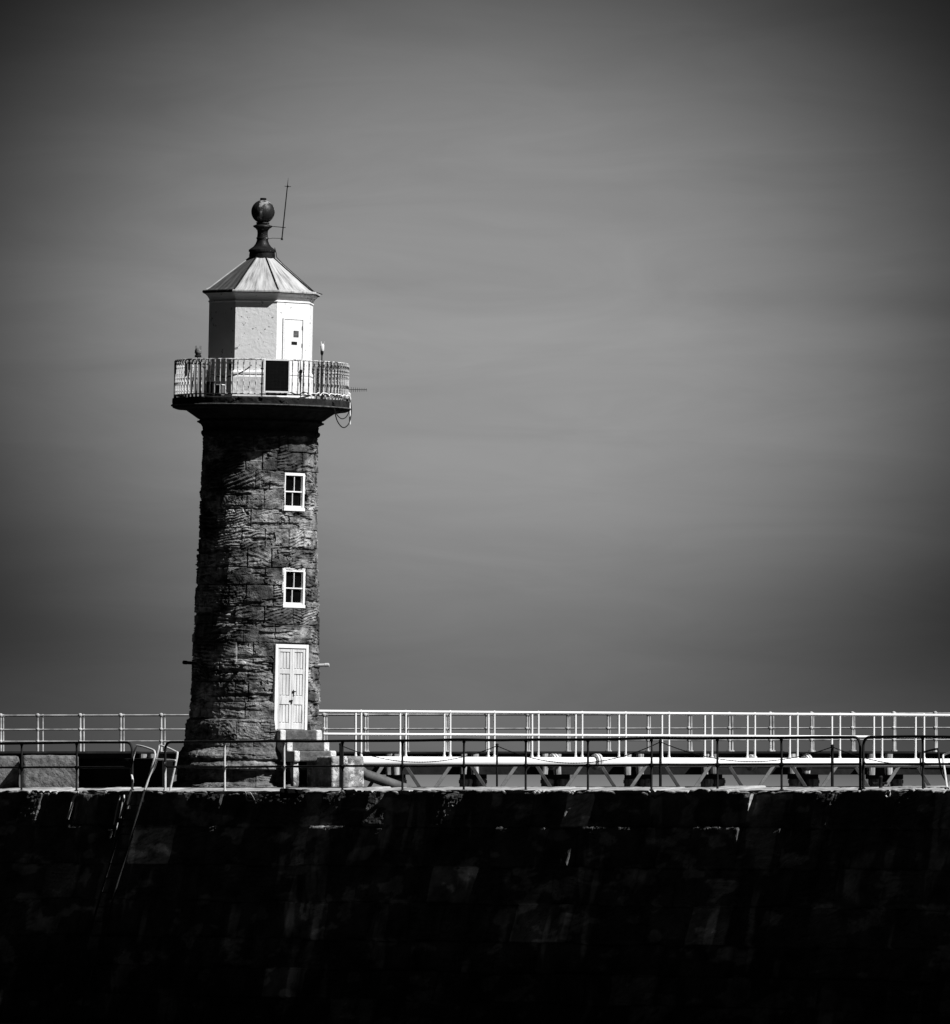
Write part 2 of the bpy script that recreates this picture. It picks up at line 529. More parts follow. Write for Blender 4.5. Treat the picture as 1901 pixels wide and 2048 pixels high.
def rough_box(name, c, size, material, parent, seed=0, amp=.02, cell=.04, rot=None):
    """a box whose six faces are fine displaced grids joined into one skin"""
    cx, cy, cz = c; sx_, sy_, sz_ = size
    nx, ny, nz_ = [max(2, int(q_ / cell)) for q_ in size]
    verts = {}; vs = []; fs = []
    def vid(i, j, k):
        key = (i, j, k)
        if key not in verts:
            verts[key] = len(vs); vs.append((i / nx, j / ny, k / nz_))
        return verts[key]
    for k in (0, nz_):
        for i in range(nx):
            for j in range(ny):
                f = [vid(i, j, k), vid(i + 1, j, k), vid(i + 1, j + 1, k), vid(i, j + 1, k)]; fs.append(f if k else f[::-1])
    for j in (0, ny):
        for i in range(nx):
            for k in range(nz_):
                f = [vid(i, j, k), vid(i, j, k + 1), vid(i + 1, j, k + 1), vid(i + 1, j, k)]; fs.append(f if j else f[::-1])
    for i in (0, nx):
        for j in range(ny):
            for k in range(nz_):
                f = [vid(i, j, k), vid(i, j + 1, k), vid(i, j + 1, k + 1), vid(i, j, k + 1)]; fs.append(f if i else f[::-1])
    a = np.array(vs)
    p = (a - .5) * np.array(size)
    half = np.array(size) / 2
    # round the corners, then displace
    rad = min(.05, min(size) * .2)
    core = np.clip(p, -(half - rad), half - rad)
    dlt = p - core; ln = np.maximum(np.linalg.norm(dlt, axis=1, keepdims=True), 1e-9)
    nrm = dlt / ln
    p = core + nrm * np.minimum(ln, rad)
    n = fbm(p[:, 0] * 5 + seed * 9.1, p[:, 1] * 5, p[:, 2] * 5, seed, 4) - .5
    n2 = fbm(p[:, 0] * 18 + seed * 9.1, p[:, 1] * 18, p[:, 2] * 18, seed + 3, 3) - .5
    p = p + nrm * (n * amp * 2 + n2 * amp)[:, None]
    p = p + np.array(c)
    me = bpy.data.meshes.new(name)
    me.from_pydata([tuple(q_) for q_ in p], [], fs)
    me.polygons.foreach_set('use_smooth', [False] * len(fs))
    me.materials.append(material)
    o = bpy.data.objects.new(name, me); COL.objects.link(o)
    if parent: o.parent = parent
    if rot: o.rotation_euler = rot
    return o

def P(px, py, Yd):
    return Vector(((px - 950) * Yd / F, Yd, CZ + (HOR - py) * Yd / F))

# ------------------------------------------------------------------ sea
wb = MB()
wb.box((0, 9000, -.32), (40000, 40000, 1.0))
water = wb.build('water', M['water'])
tag(water, kind='structure')

# ------------------------------------------------------------------ pier frame
PSI = R(52)
Tv = Vector((math.cos(PSI), -math.sin(PSI), 0))          # along the quay, rightwards
Nv = Vector((-math.sin(PSI), -math.cos(PSI), 0))         # out from the quay face
E0 = Vector((-4.67, 220.8, 0))
ZT = 5.0
ZD = 5.065
BAT = .285
def Q(s, d, z):
    v = E0 + Tv * s + Nv * d
    return Vector((v.x, v.y, z))
def s_of(px, d=0.0):
    k = (px - 950) / F
    x0 = E0.x + Nv.x * d; y0 = E0.y + Nv.y * d
    return (k * y0 - x0) / (Tv.x - k * Tv.y)
def QE(px, py, d=0.0):
    s = s_of(px, d)
    v = Q(s, d, 0)
    return Vector((v.x, v.y, CZ + (HOR - py) * v.y / F))

pier = empty('stone_pier', Q(8, 0, 0))
tag(pier, 'dark battered stone pier wall with pale worn coping carrying the lighthouse', 'pier')
pinv = -pier.location
def pier_grid():
    ds = .028
    s = np.arange(-15, 32, ds)
    # height profile (z measured down the face), then round lip, then sloping coping
    zz = [ZT - z for z in np.arange(5.3, .06, -.026)]
    prof = [(BAT * (ZT - z), z, 0) for z in zz]
    for k in range(7):
        a = k / 6 * math.pi / 2
        prof.append((.05 * math.cos(a) - .035, ZT - .05 + .05 * math.sin(a), 1))
    for d in np.arange(.03, .95, .035):
        prof.append((-d, ZT + .065 * min(1, d / .85), 2))
    d0 = np.array([p[0] for p in prof])[:, None]; z0 = np.array([p[1] for p in prof])[:, None]
    kd = np.array([p[2] for p in prof])[:, None]
    S = np.repeat(s[None, :], len(prof), 0); D0 = np.repeat(d0, len(s), 1); Z0 = np.repeat(z0, len(s), 1); KD = np.repeat(kd, len(s), 1)
    hb = np.array([-.4, .28, .85, 1.43, 2.02, 2.78, 3.50, 4.28, 5.3])
    rel, tone = ashlar(S, Z0, hb, 1.25, 21, (S, D0, Z0), joint=.03, jdepth=.04, rec=.06, bed=.012, period=.12, pale=.09, wvar=.5, big_tilt=.14, pale_rng=(1.5, 4.5))
    wall = KD == 0
    lip = KD == 1
    er = fbm(S * 1.3, Z0 * 0, Z0 * 0 + 2, 77, 4) - .5
    er2 = fbm(S * 6, Z0 * 4, Z0 * 0 + 5, 78, 4) - .5
    topfade = sstep(.0, .25, ZT - Z0)
    disp = np.where(wall, rel * np.clip(topfade + .3, 0, 1), 0) + (er * .10 + er2 * .05) * np.where(KD < 2, 1 - topfade * .9, 0)
    rough = (fbm(S * 5, D0 * 5, Z0, 80, 4) - .5) * .03
    # joints between the coping slabs
    cut = np.sort(np.random.RandomState(4).uniform(-15, 32, 44))
    dj = np.min(np.abs(S[:1, :, None] - cut[None, None, :]), -1)
    jn = -(1 - sstep(.01, .05, np.repeat(dj, len(prof), 0))) * .03
    slab = np.random.RandomState(5).uniform(-.018, .018, 46)[np.searchsorted(cut, s)][None, :]
    nd = math.cos(math.atan(BAT)); nzv = math.sin(math.atan(BAT))
    D = D0 + np.where(wall, disp * nd, disp)
    Z = Z0 + np.where(wall, disp * nzv, 0) + np.where(KD >= 1, rough + jn + slab, 0) + np.where(lip, er2 * .05 + np.minimum(er, 0) * .25, 0)
    # lime runs and scoured patches on the face; the foot of the wall stays dark with weed
    run = sstep(.57, .66, fbm(S * 2.6 + Z0 * .3, Z0 * .45, Z0 * 0, 90, 4)) * sstep(.48, .6, fbm(S * .6, Z0 * .9, Z0 * 0, 95, 3))
    scour = sstep(.60, .68, fbm(S * 1.4, Z0 * 3.2, Z0 * 0, 96, 5))
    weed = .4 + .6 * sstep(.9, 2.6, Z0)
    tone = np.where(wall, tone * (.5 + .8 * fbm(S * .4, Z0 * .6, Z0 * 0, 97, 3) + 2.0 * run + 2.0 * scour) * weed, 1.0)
    # top hand's breadth of the face is bleached
    X = E0.x + Tv.x * S + Nv.x * D + pinv.x
    Yy = E0.y + Tv.y * S + Nv.y * D + pinv.y
    iw = np.where(prof_kind := (np.array([p[2] for p in prof]) == 0))[0]
    last = iw[-1] + 4
    a = slice(0, last + 1); b = slice(last, None)
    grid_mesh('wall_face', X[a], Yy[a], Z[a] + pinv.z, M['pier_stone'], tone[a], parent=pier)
    grid_mesh('coping', X[b], Yy[b], Z[b] + pinv.z, M['deck_stone'], tone[b] * (.75 + .5 * fbm(S[b] * 1.5, D0[b] * 2, Z0[b] * 0, 12, 3)), parent=pier)
pier_grid()
def deck_grid():
    s = np.arange(-15, 32, .08); d = np.concatenate([np.arange(.90, 7.2, .08), [7.2, 7.2, 7.22, 7.5, 7.8]])
    S, Dd = np.meshgrid(s, d)
    Z = ZD + (fbm(S * 2, Dd * 2, S * 0, 31, 4) - .5) * .035
    Z[-4] -= .03; Z[-3] -= .35; Z[-2] -= 2.5; Z[-1] -= 5.4
    Z[0] -= .05
    X = E0.x + Tv.x * S - Nv.x * Dd + pinv.x; Yy = E0.y + Tv.y * S - Nv.y * Dd + pinv.y
    grid_mesh('deck', X, Yy, Z + pinv.z, M['dark_deck'], parent=pier)
deck_grid()

# ------------------------------------------------------------------ lighthouse
LEAN = R(1.15)
TY = 228.0
LB = Vector(((506.5 - 950) * TY / F, TY, 5.10))
light = empty('lighthouse', LB, (0, LEAN, 0))
tag(light, 'weathered round sandstone lighthouse with white octagonal lantern, leaning slightly on the pier', 'lighthouse')
LM = Matrix.Translation(LB) @ Matrix.Rotation(LEAN, 4, 'Y')
def pol(az, r, h):
    a = R(az)
    return Vector((r * math.sin(a), -r * math.cos(a), h))
def hh(py): return (1572.5 - py) / 95.0
def azrot(az): return Matrix.Rotation(R(az), 3, 'Z')     # local -Y faces azimuth az

def shaft_r(h):
    return np.interp(h, [0, 1.384, 2.3, 4.5, 7.41], [1.40, 1.375, 1.355, 1.285, 1.205])
WIN = [dict(az=40.0, w=.54, h0=hh(1022), h1=hh(947), rec=.085), dict(az=39.5, w=.57, h0=hh(1215), h1=hh(1139), rec=.075),
       dict(az=36.3, w=.85, h0=hh(1459), h1=hh(1289), rec=.075)]
def tower_grid():
    th = np.concatenate([np.linspace(-105, 105, 500, endpoint=False), np.linspace(105, 255, 110, endpoint=False)]) * math.pi / 180
    hs = np.arange(1.30, 7.43, .0115)
    TH, H = np.meshgrid(th, hs)
    Rr = shaft_r(H)
    x, y = Rr * np.sin(TH), -Rr * np.cos(TH)
    bounds = [hh(v) for v in (1452, 1405.6, 1365.5, 1326.6, 1286.5, 1250, 1215, 1172, 1137, 1099, 1060, 1021, 981, 944, 906, 868)]
    A = (TH + math.pi) % (2 * math.pi) * 1.28
    rel, tone = ashlar(A, H, bounds, .52, 11, (x, y, H), joint=.013, jdepth=.045, rec=.016, bed=.026, period=.07, wrap_len=2 * math.pi * 1.28, pale=.15, wvar=.6, hole=.22, rough_amp=.045, crack_d=.04)
    big = fbm(x * 1.1, y * 1.1, H * 1.1, 41, 3) - .5
    Rr2 = Rr + rel + big * .03
    for wd in WIN:
        a = R(wd['az'])
        dth = (TH - a + math.pi) % (2 * math.pi) - math.pi
        rc = shaft_r((wd['h0'] + wd['h1']) / 2)
        xx = Rr * np.sin(dth)
        ins = (xx > -wd['w'] / 2 - .012) & (xx < wd['w'] / 2 + (.05 if wd['w'] < .7 else .02)) & (H > wd['h0'] - .01) & (H < wd['h1'] + .035) & (np.abs(dth) < 1)
        flat = (rc - wd['rec'] - .05) / np.cos(dth)
        Rr2 = np.where(ins, flat, Rr2)
        tone = np.where(ins, .5, tone)
    wear = .38 + 1.15 * sstep(.36, .62, fbm(x * 2.0, y * 2.0, H * 2.6, 51, 5))
    grid_mesh('shaft', Rr2 * np.sin(TH), -Rr2 * np.cos(TH), H, M['sandstone'], tone * wear, wrap=True, parent=light)
    # flared plinth
    pr = [(1.41, 1.36), (1.37, 1.44), (1.29, 1.465), (1.0, 1.475), (.82, 1.495), (.74, 1.55), (.68, 1.62), (.62, 1.655), (.575, 1.66), (.55, 1.61), (.53, 1.60),
          (.47, 1.66), (.42, 1.70), (.36, 1.705), (.335, 1.63), (.31, 1.60), (.08, 1.61), (.05, 1.68), (.0, 1.74), (-.1, 1.78)]
    ph = [p[0] for p in pr][::-1]; prr = [p[1] for p in pr][::-1]
    # resample by arc length
    hp, rp = [], []
    for i in range(len(ph) - 1):
        L = math.hypot(ph[i + 1] - ph[i], prr[i + 1] - prr[i]); k = max(1, int(L / .013))
        for q in range(k):
            hp.append(ph[i] + (ph[i + 1] - ph[i]) * q / k); rp.append(prr[i] + (prr[i + 1] - prr[i]) * q / k)
    hp.append(ph[-1]); rp.append(prr[-1])
    TH, H = np.meshgrid(th, np.array(hp)); Rr = np.repeat(np.array(rp)[:, None], len(th), 1)
    x, y = Rr * np.sin(TH), -Rr * np.cos(TH)
    A = (TH + math.pi) % (2 * math.pi) * 1.5
    rel, tone = ashlar(A, H, [-.11, .32, .56, .97, 1.42], .58, 61, (x, y, H), joint=.010, jdepth=.018, rec=.012, bed=.015, period=.055, wrap_len=2 * math.pi * 1.5, pale=.1, rough_amp=.05, crack_d=.02)
    Rr2 = Rr + rel + (fbm(x * 2, y * 2, H * 2, 43, 3) - .5) * .03
    wd = WIN[2]; dth = (TH - R(wd['az']) + math.pi) % (2 * math.pi) - math.pi
    ins = (np.abs(Rr * np.sin(dth)) < wd['w'] / 2 + .02) & (H > 1.16) & (np.abs(dth) < 1)
    Rr2 = np.where(ins, (1.355 - .125) / np.cos(dth), Rr2)
    grid_mesh('plinth', Rr2 * np.sin(TH), -Rr2 * np.cos(TH), H, M['sandstone'], tone * .85, wrap=True, parent=light)
    # moulded capital carrying the gallery
    pr = [(7.36, 1.19), (7.40, 1.21), (7.43, 1.245), (7.47, 1.255), (7.50, 1.245), (7.52, 1.215), (7.58, 1.22), (7.64, 1.255), (7.67, 1.30), (7.685, 1.335), (7.71, 1.335), (7.72, 1.30), (7.745, 1.285),
          (7.76, 1.33), (7.80, 1.385), (7.87, 1.485), (7.92, 1.56), (7.945, 1.60), (7.955, 1.80), (7.975, 1.855), (8.0, 1.865), (8.01, 1.885), (8.04, 1.885), (8.05, 1.865), (8.16, 1.87), (8.175, 1.86), (8.18, 1.84), (8.18, 1.4), (8.18, 1.0)]
    ph = [p[0] for p in pr]; prr = [p[1] for p in pr]
    hp, rp = [], []
    for i in range(len(ph) - 1):
        L = math.hypot(ph[i + 1] - ph[i], prr[i + 1] - prr[i]); k = max(1, int(L / .02))
        for q in range(k):
            hp.append(ph[i] + (ph[i + 1] - ph[i]) * q / k); rp.append(prr[i] + (prr[i + 1] - prr[i]) * q / k)
    hp.append(ph[-1]); rp.append(prr[-1])
    TH, H = np.meshgrid(th, np.array(hp)); Rr = np.repeat(np.array(rp)[:, None], len(th), 1)
    x, y = Rr * np.sin(TH), -Rr * np.cos(TH)
    n = (fbm(x * 9, y * 9, H * 9, 44, 4) - .5) * .035 - np.where(fbm(x * 4, y * 4, H * 6, 45, 3) > .66, .03, 0)
    cap = grid_mesh('capital', (Rr + n) * np.sin(TH), -(Rr + n) * np.cos(TH), H + n * .3, M['capital_stone'], wrap=True, parent=light)
    cap.location = (0, 0, -.045)
tower_grid()

def sash_window(wd, i):
    az = wd['az']; rc = float(shaft_r((wd['h0'] + wd['h1']) / 2)); d = rc - wd['rec']
    rot = azrot(az)
    W, h0, h1 = wd['w'], wd['h0'], wd['h1']; Hh = h1 - h0; hc = (h0 + h1) / 2
    # local frame: x across, -y out
    def b(mb, x0, x1, z0, z1, y0, y1, bev=.004):
        c = rot @ Vector(((x0 + x1) / 2, -(d + (y0 + y1) / 2), 0)); c.z = (z0 + z1) / 2
        mb.box(c, (abs(x1 - x0), abs(y1 - y0), abs(z1 - z0)), rot, 0, bev)
    f = MB()
    fl, fr_, ft = (.03, .05, .06) if i == 0 else (.06, .05, .055)
    b(f, -W / 2, -W / 2 + fl, h0, h1, -.02, .03); b(f, W / 2 - fr_, W / 2, h0, h1, -.02, .03)
    b(f, -W / 2 + fl, W / 2 - fr_, h1 - ft, h1, -.02, .028)
    b(f, -W / 2 - .03, W / 2 + .0, h0 - .01, h0 + .055, -.02, .06)
    win = f.build('window', M['gloss_white'], light)
    s = MB()
    m0, m1 = -W / 2 + fl, W / 2 - fr_
    zm = h0 + Hh * .5
    b(s, m0, m1, zm - .014, zm + .014, -.03, .012)
    b(s, m0, m1, h0 + .055, h0 + .10, -.04, .0)
    b(s, -.009 + .01, .009 + .01, zm + .014, h1 - ft, -.03, .006)
    b(s, -.009 - .02, .009 - .02, h0 + .10, zm - .014, -.045, -.01)
    b(s, m0, m0 + .01, h0 + .10, h1 - ft, -.035, -.001); b(s, m1 - .012, m1, h0 + .10, h1 - ft, -.035, -.001)
    s.build('sash', M['gloss_white'], win)
    g = MB()
    b(g, m0 + .001, m1 - .001, h0 + .06, h1 - ft - .001, -.048, -.046, 0)
    g.build('pane', M['glass'], win)
    # ragged mastic and lime pushed round the frame
    def ragged(x0, x1, z0, z1, y, sd):
        c = rot @ Vector(((x0 + x1) / 2, -(d + y), 0)); c.z = (z0 + z1) / 2
        o = rough_box('mortar', (0, 0, 0), (x1 - x0, .05, z1 - z0), M['step_paint'], win, sd, .016, .018)
        o.location = c; o.rotation_euler = (0, 0, R(az))
    if i == 0:
        ragged(-W / 2 - .05, -W / 2 + .01, h0 - .01, h0 + .20, .01, 201); ragged(-W / 2 - .02, -W / 2 + .012, h0 + .2, h1 - .25, .008, 202)
        ragged(W / 2 - .02, W / 2 + .02, h0 + Hh * .45, h1 - .03, .0, 203)
    else:
        ragged(-W / 2 - .04, -W / 2 + .01, h0 + .3, h1 + .01, .01, 204); ragged(-W / 2 - .01, W / 2 + .015, h1 - .01, h1 + .03, .01, 205)
        ragged(W / 2 - .015, W / 2 + .015, h0 + .1, h1 - .05, .0, 206)
for i, wd in enumerate(WIN[:2]): sash_window(wd, i)

def main_door():
    wd = WIN[2]; az = wd['az']; rc = float(shaft_r(2.1)); d = rc - wd['rec']
    rot = azrot(az); W, h0, h1 = wd['w'], wd['h0'], wd['h1']
    def b(mb, x0, x1, z0, z1, y0, y1, bev=.004, mi=0):
        c = rot @ Vector(((x0 + x1) / 2, -(d + (y0 + y1) / 2), 0)); c.z = (z0 + z1) / 2
        mb.box(c, (abs(x1 - x0), abs(y1 - y0), abs(z1 - z0)), rot, mi, bev)
    fr = MB()
    b(fr, -W / 2, -W / 2 + .075, h0, h1, -.04, .035); b(fr, W / 2 - .065, W / 2, h0, h1, -.04, .035)
    b(fr, -W / 2 + .075, W / 2 - .065, h1 - .08, h1, -.04, .033)
    door = fr.build('door_frame', M['gloss_white'], light)
    for sgn, x0, x1 in ((0, -W / 2 + .08, .018), (1, .024, W / 2 - .07)):
        lf = MB()
        z0, z1 = h0 + .01, h1 - .09
        b(lf, x0, x1, z0, z1, -.04, -.015, .002)
        sw = .055
        b(lf, x0, x0 + sw, z0, z1, -.015, .012); b(lf, x1 - sw, x1, z0, z1, -.015, .012)
        for a, c in ((0, .13), (.52, .76 - .06), (1.16, 1.26), (1.62, z1 - z0)):
            b(lf, x0 + sw, x1 - sw, z0 + a, z0 + min(c, z1 - z0), -.015, .011)
        nb = 3
        for p0, p1 in ((.13, .52), (.70, 1.16), (1.26, 1.62)):
            pw = (x1 - x0 - 2 * sw)
            for k in range(nb):
                a0 = x0 + sw + pw * k / nb + .008; a1 = x0 + sw + pw * (k + 1) / nb - .008
                b(lf, a0, a1, z0 + p0 + .015, z0 + p1 - .015, -.015, -.001, .005)
        leaf = lf.build('door_leaf', M['door_paint'], light)
        if sgn == 1:
            hd = MB()
            b(hd, .03, .11, h0 + .79, h0 + .815, .012, .045); b(hd, .055, .075, h0 + .70, h0 + .84, .012, .025)
            hd.build('handle', M['black_iron'], leaf); hd = MB()
            b(hd, -.04, .04, h0 + .60, h0 + .62, .012, .04); b(hd, .0, .03, h0 + .54, h0 + .63, .012, .03)
            hd.build('padlock', M['black_iron'], leaf)
main_door()

# pegs round the shaft
for az in (-9, 81, 171, 261):
    m = MB(); r0 = float(shaft_r(2.63))
    m.tube([pol(az, r0 - .1, 2.565), pol(az, r0 + .16, 2.575), pol(az, r0 + .225, 2.58)], [.036, .036, .03], 10)
    m.tube([pol(az, r0 + .13, 2.575), pol(az, r0 + .21, 2.58)], .043, 10, 0)
    m.build('peg', M['galvanised'] if az in (-9, 81) else M['black_iron'], light)

m = MB(); m.lathe([(8.012, 1.80), (8.012, 1.896), (8.022, 1.902), (8.034, 1.896), (8.036, 1.80)], 96)
m.build('lit_lip_ring', M['concrete'], light, loc=(0, 0, -.045))  # added ring, paler than the capital, whose colour carries the lip's sunlit line

# lantern
A0 = R(18.3)
def lantern():
    m = MB()
    ht = hh(605)
    m.lathe([(8.08, 1.16), (8.62, 1.155), (8.66, 1.19), (8.70, 1.19), (8.74, 1.15), (8.78, 1.145), (ht - .02, 1.145), (ht, 1.165), (ht + .015, 1.165), (ht + .03, 1.15)], 8, A0, smooth=False)
    lr = m.build('lantern_room', M['white_paint'], light)
    m = MB()
    m.lathe([(8.12, 1.165), (8.19, 1.22), (8.30, 1.205), (8.60, 1.20), (8.64, 1.17)], 8, A0, smooth=False)
    m.build('lantern_base', M['white_plaster'], light)
    m = MB()
    m.lathe([(ht + .03, 1.14), (ht + .07, 1.155), (ht + .12, 1.19), (ht + .16, 1.235), (ht + .18, 1.25)], 8, A0, smooth=False)
    m.build('cornice', M['white_paint'], light)
    m = MB()
    e = ht + .18
    m.lathe([(e, 1.24), (e, 1.285), (e + .015, 1.30), (e + .045, 1.30), (e + .06, 1.285), (e + .055, 1.2)], 8, A0, smooth=False)
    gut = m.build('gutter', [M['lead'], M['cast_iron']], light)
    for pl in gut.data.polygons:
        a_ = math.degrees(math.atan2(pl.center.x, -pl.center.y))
        if -100 < a_ < -28 or pl.normal.z < -.2 or pl.center.z < e + .018: pl.material_index = 1  # left side and undersides coloured dark, adding to their shade
    m = MB()
    top = hh(514)
    m.lathe([(e + .045, 1.235), (e + .075, 1.20), (e + .11, 1.135), (top, .275), (top + .01, .26)], 8, A0, smooth=False)
    roof = m.build('roof', [M['lead'], M['shade_lead']], light)
    for pl in roof.data.polygons:      # darker lead on the side away from the sun, shade put into its colour
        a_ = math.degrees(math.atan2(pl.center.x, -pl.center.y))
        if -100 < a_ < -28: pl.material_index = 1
    for k in range(8):
        q = MB(); az = 18.3 + 45 * k
        q.tube([pol(az, 1.215, e + .075), pol(az, 1.135, e + .118), pol(az, .27, top + .008)], .016, 8)
        q.build('hip_roll', M['lead'] if k % 2 == 0 and k != 0 else M['cast_iron'], roof)
    # door on the face that looks right
    az = 18.3 + 22.5; ap = 1.145 * math.cos(R(22.5))
    rot = azrot(az)
    def b(mb, x0, x1, z0, z1, y0, y1, bev=.003, mi=0):
        c = rot @ Vector(((x0 + x1) / 2, -(ap + (y0 + y1) / 2), 0)); c.z = (z0 + z1) / 2
        mb.box(c, (abs(x1 - x0), abs(y1 - y0), abs(z1 - z0)), rot, mi, bev)
    z0, z1 = 8.25, hh(640)
    m = MB(); b(m, -.24, .24, z0, z1, -.01, .022)
    d = m.build('lantern_door', M['gloss_white'], light)
    m = MB(); b(m, -.285, -.25, z0, z1 + .04, 0, .03); b(m, .25, .285, z0, z1 + .04, 0, .035); b(m, -.25, .25, z1 + .008, z1 + .04, 0, .033)
    m.build('architrave', M['gloss_white'], d)
    m = MB(); b(m, .0, .14, hh(674), hh(661), .022, .03); m.build('window_plate', M['concrete'], d)
    m = MB(); b(m, -.05, .10, hh(689), hh(683), .022, .032); m.build('letter_slot', M['black_iron'], d)
    for z in (hh(655), hh(690), 8.6):
        m = MB(); b(m, .225, .25, z - .04, z + .04, .022, .032)
        m.build('hinge', M['concrete'], d)
lantern()

def finial():
    m = MB()
    b = hh(514)
    pr = [(b - .09, .27), (b + .03, .275), (b + .10, .265), (b + .11, .285), (b + .15, .285), (b + .17, .26), (b + .185, .24), (b + .22, .19), (b + .28, .145), (b + .34, .122), (b + .38, .118), (b + .385, .13), (b + .41, .13), (b + .42, .115),
          (b + .50, .108), (b + .56, .115), (b + .60, .145), (b + .63, .19), (b + .645, .205), (b + .665, .195), (b + .68, .15), (b + .70, .125), (b + .715, .145), (b + .73, .14), (b + .745, .09)]
    m.lathe(pr, 32)
    fn = m.build('finial', M['cast_iron'], light)
    m = MB()
    m.ball((0, 0, hh(423)), .248, 24)
    m.build('ball', M['worn_ball'], fn)
    m = MB()
    m.lathe([(hh(401), .06), (hh(400), .066), (hh(396), .066), (hh(395.5), .05)], 20)
    m.build('cap', M['black_iron'], fn)
    # lightning rod
    m = MB()
    def lp(px, py):   # point in the tower's own frame, in the plane through its axis
        wv = P(px, py, TY)
        return LM.inverted() @ wv
    a, t = lp(563.7, 477), lp(576.4, 355)
    m.tube([a, a + (t - a) * .83], [.013, .011], 8)
    m.tube([a + (t - a) * .83, t], [.010, .002], 8)
    m.tube([lp(569, 372), lp(582, 373)], .007, 6)
    c = lp(575.2, 372.5); m.ball(c, .022, 6)
    m.lathe([(0, .028), (.03, .022), (.06, .01)], 10, 0, a - Vector((0, 0, .03)))
    m.tube([lp(530, 451), lp(571, 455)], .008, 6)
    m.ball(lp(566, 454.5), .02, 6)
    m.tube([lp(533, 478), lp(545, 476), lp(563, 476.5)], .006, 6)
    m.build('lightning_rod', M['black_iron'], light)
    # conductor strap
    m = MB()
    m.tube([lp(549, 495), lp(552, 505), lp(553, 514), pol(70, .42, hh(527)), pol(70, .8, hh(556)), pol(70, 1.15, hh(583)), pol(70, 1.33, hh(588))], .009, 6)
    m.build('conductor_strap', M['black_iron'], light)
finial()

for o_ in list(light.children):      # the lantern sits a hand's breadth off the shaft's axis
    if o_.name.split('.')[0] in ('lantern_room', 'lantern_base', 'cornice', 'gutter', 'roof', 'lantern_door'): o_.location = (-.038, 0, -.02)
    if o_.name.split('.')[0] == 'finial': o_.location = (-.04, 0, 0)

# gallery railing
def gallery_rail():
    rr = 1.815; zb = 8.24; zt = hh(719) - .02
    m = MB()
    ring = [pol(a, rr, zt) for a in range(0, 360, 5)]
    m.tube(ring, .016, 8, closed=True)
    ring = [pol(a, rr, zb) for a in range(0, 360, 5)]
    m.tube(ring, .013, 8, closed=True)
    g = m.build('gallery_railing', M['rust_white'], light, loc=(0, 0, -.045))
    rs = random.Random(3)
    src = None
    NB = 88
    for k in range(NB):
        az = 360 * k / NB + 1.5
        std = k % 11 == 0
        if src is None or std:
            q = MB()
            wv = .03 if std else .018
            q.box((0, 0, (8.18 + zt) / 2 if std else (zb + zt) / 2), (wv * (1.0 if std else .8), .055 if std else .052, (zt - 8.18) if std else (zt - zb)), None, 0, .003)
            o = q.build('standard' if std else 'bar', M['rust_white'], g)
            if not std: src = o
        else:
            o = inst(src, g)
        if std: o.name = 'standard'
        p = pol(az, rr, 0)
        o.location = (p.x, p.y, 0)
        o.rotation_euler = (0, 0, R(az + rs.uniform(-9, 9)))
gallery_rail()

# things fixed on the gallery: each its own object, standing in the tower's frame
def on_tower(name, az, r, h, spin=None):
    if 8 < h < 8.4: h -= .045
    o = empty(name)
    o.matrix_world = LM @ Matrix.Translation(pol(az, r, h)) @ Matrix.Rotation(R(az if spin is None else spin), 4, 'Z')
    o.location = (LM @ pol(az, r, h))
    o.rotation_euler = (LM.to_3x3() @ Matrix.Rotation(R(az if spin is None else spin), 3, 'Z')).to_euler()
    return o

sp = on_tower('solar_panel', 11, 1.86, 8.27, 7)
tag(sp, 'black solar panel in white frame fixed outside the gallery rail', 'solar panel')
m = MB(); Wp, Hp = .55, .70
m.box((-Wp / 2 + .015, 0, Hp / 2), (.035, .04, Hp), None, 0, .004); m.box((Wp / 2 - .015, 0, Hp / 2), (.035, .04, Hp), None, 0, .004)
m.box((0, 0, .015), (Wp - .07, .04, .035), None, 0, .004); m.box((0, 0, Hp - .015), (Wp - .07, .04, .035), None, 0, .004)
m.build('frame', M['gloss_white'], sp)
m = MB()
m.box((0, .004, Hp / 2), (Wp - .06, .02, Hp - .06))
for i in range(1, 6): m.box((-Wp / 2 + .03 + (Wp - .06) * i / 6, -.008, Hp / 2), (.003, .003, Hp - .07), None, 1)
for i in range(1, 9): m.box((0, -.0095, .03 + (Hp - .06) * i / 9), (Wp - .07, .003, .002), None, 1)
m.build('cells', [M['solar'], M['capital_stone']], sp)
for c_, z_ in (((-.31, .03, .18), (.06, .03, .03)), ((-.31, .03, .5), (.06, .03, .03)), ((.0, .03, -.03), (.45, .03, .05))):
    m = MB(); m.box(c_, z_, None, 0, .01); m.build('bracket', M['black_iron'], sp)

def mast_light(name, az, r, h0, h1, hl, rl, label):
    o = on_tower(name, az, r, h0)
    tag(o, label, 'beacon light')
    q = MB(); q.tube([(0, 0, 0), (0, 0, h1 - h0)], .013, 8); q.build('mast', M['black_iron'], o)
    q = MB(); q.lathe([(h1 - h0 - .08, .016), (h1 - h0 - .05, .03), (h1 - h0, .034), (h1 - h0 + .01, .03)], 12); q.build('socket', M['black_iron'], o)
    q = MB(); z = h1 - h0 + .01
    q.lathe([(z, rl * .8), (z + .02, rl), (z + hl - .03, rl * 1.02), (z + hl, rl * .75)], 16)
    for k in range(3): q.tube([pol(k * 120 + 30, rl * .7, z + hl - .01), pol(k * 120 + 30, rl * 1.1, z + hl + .05)], .004, 5)
    q.build('lens', M['gloss_white'], o)
    return o
mast_light('beacon_light', 52, 1.62, 8.19, hh(700) + .0, .15, .045, 'tall white-topped marker light on black mast right of the lantern')
mast_light('beacon_light', 26, 1.95, 8.30, hh(741), .19, .026, 'short white tube light on black stem right of the solar panel')
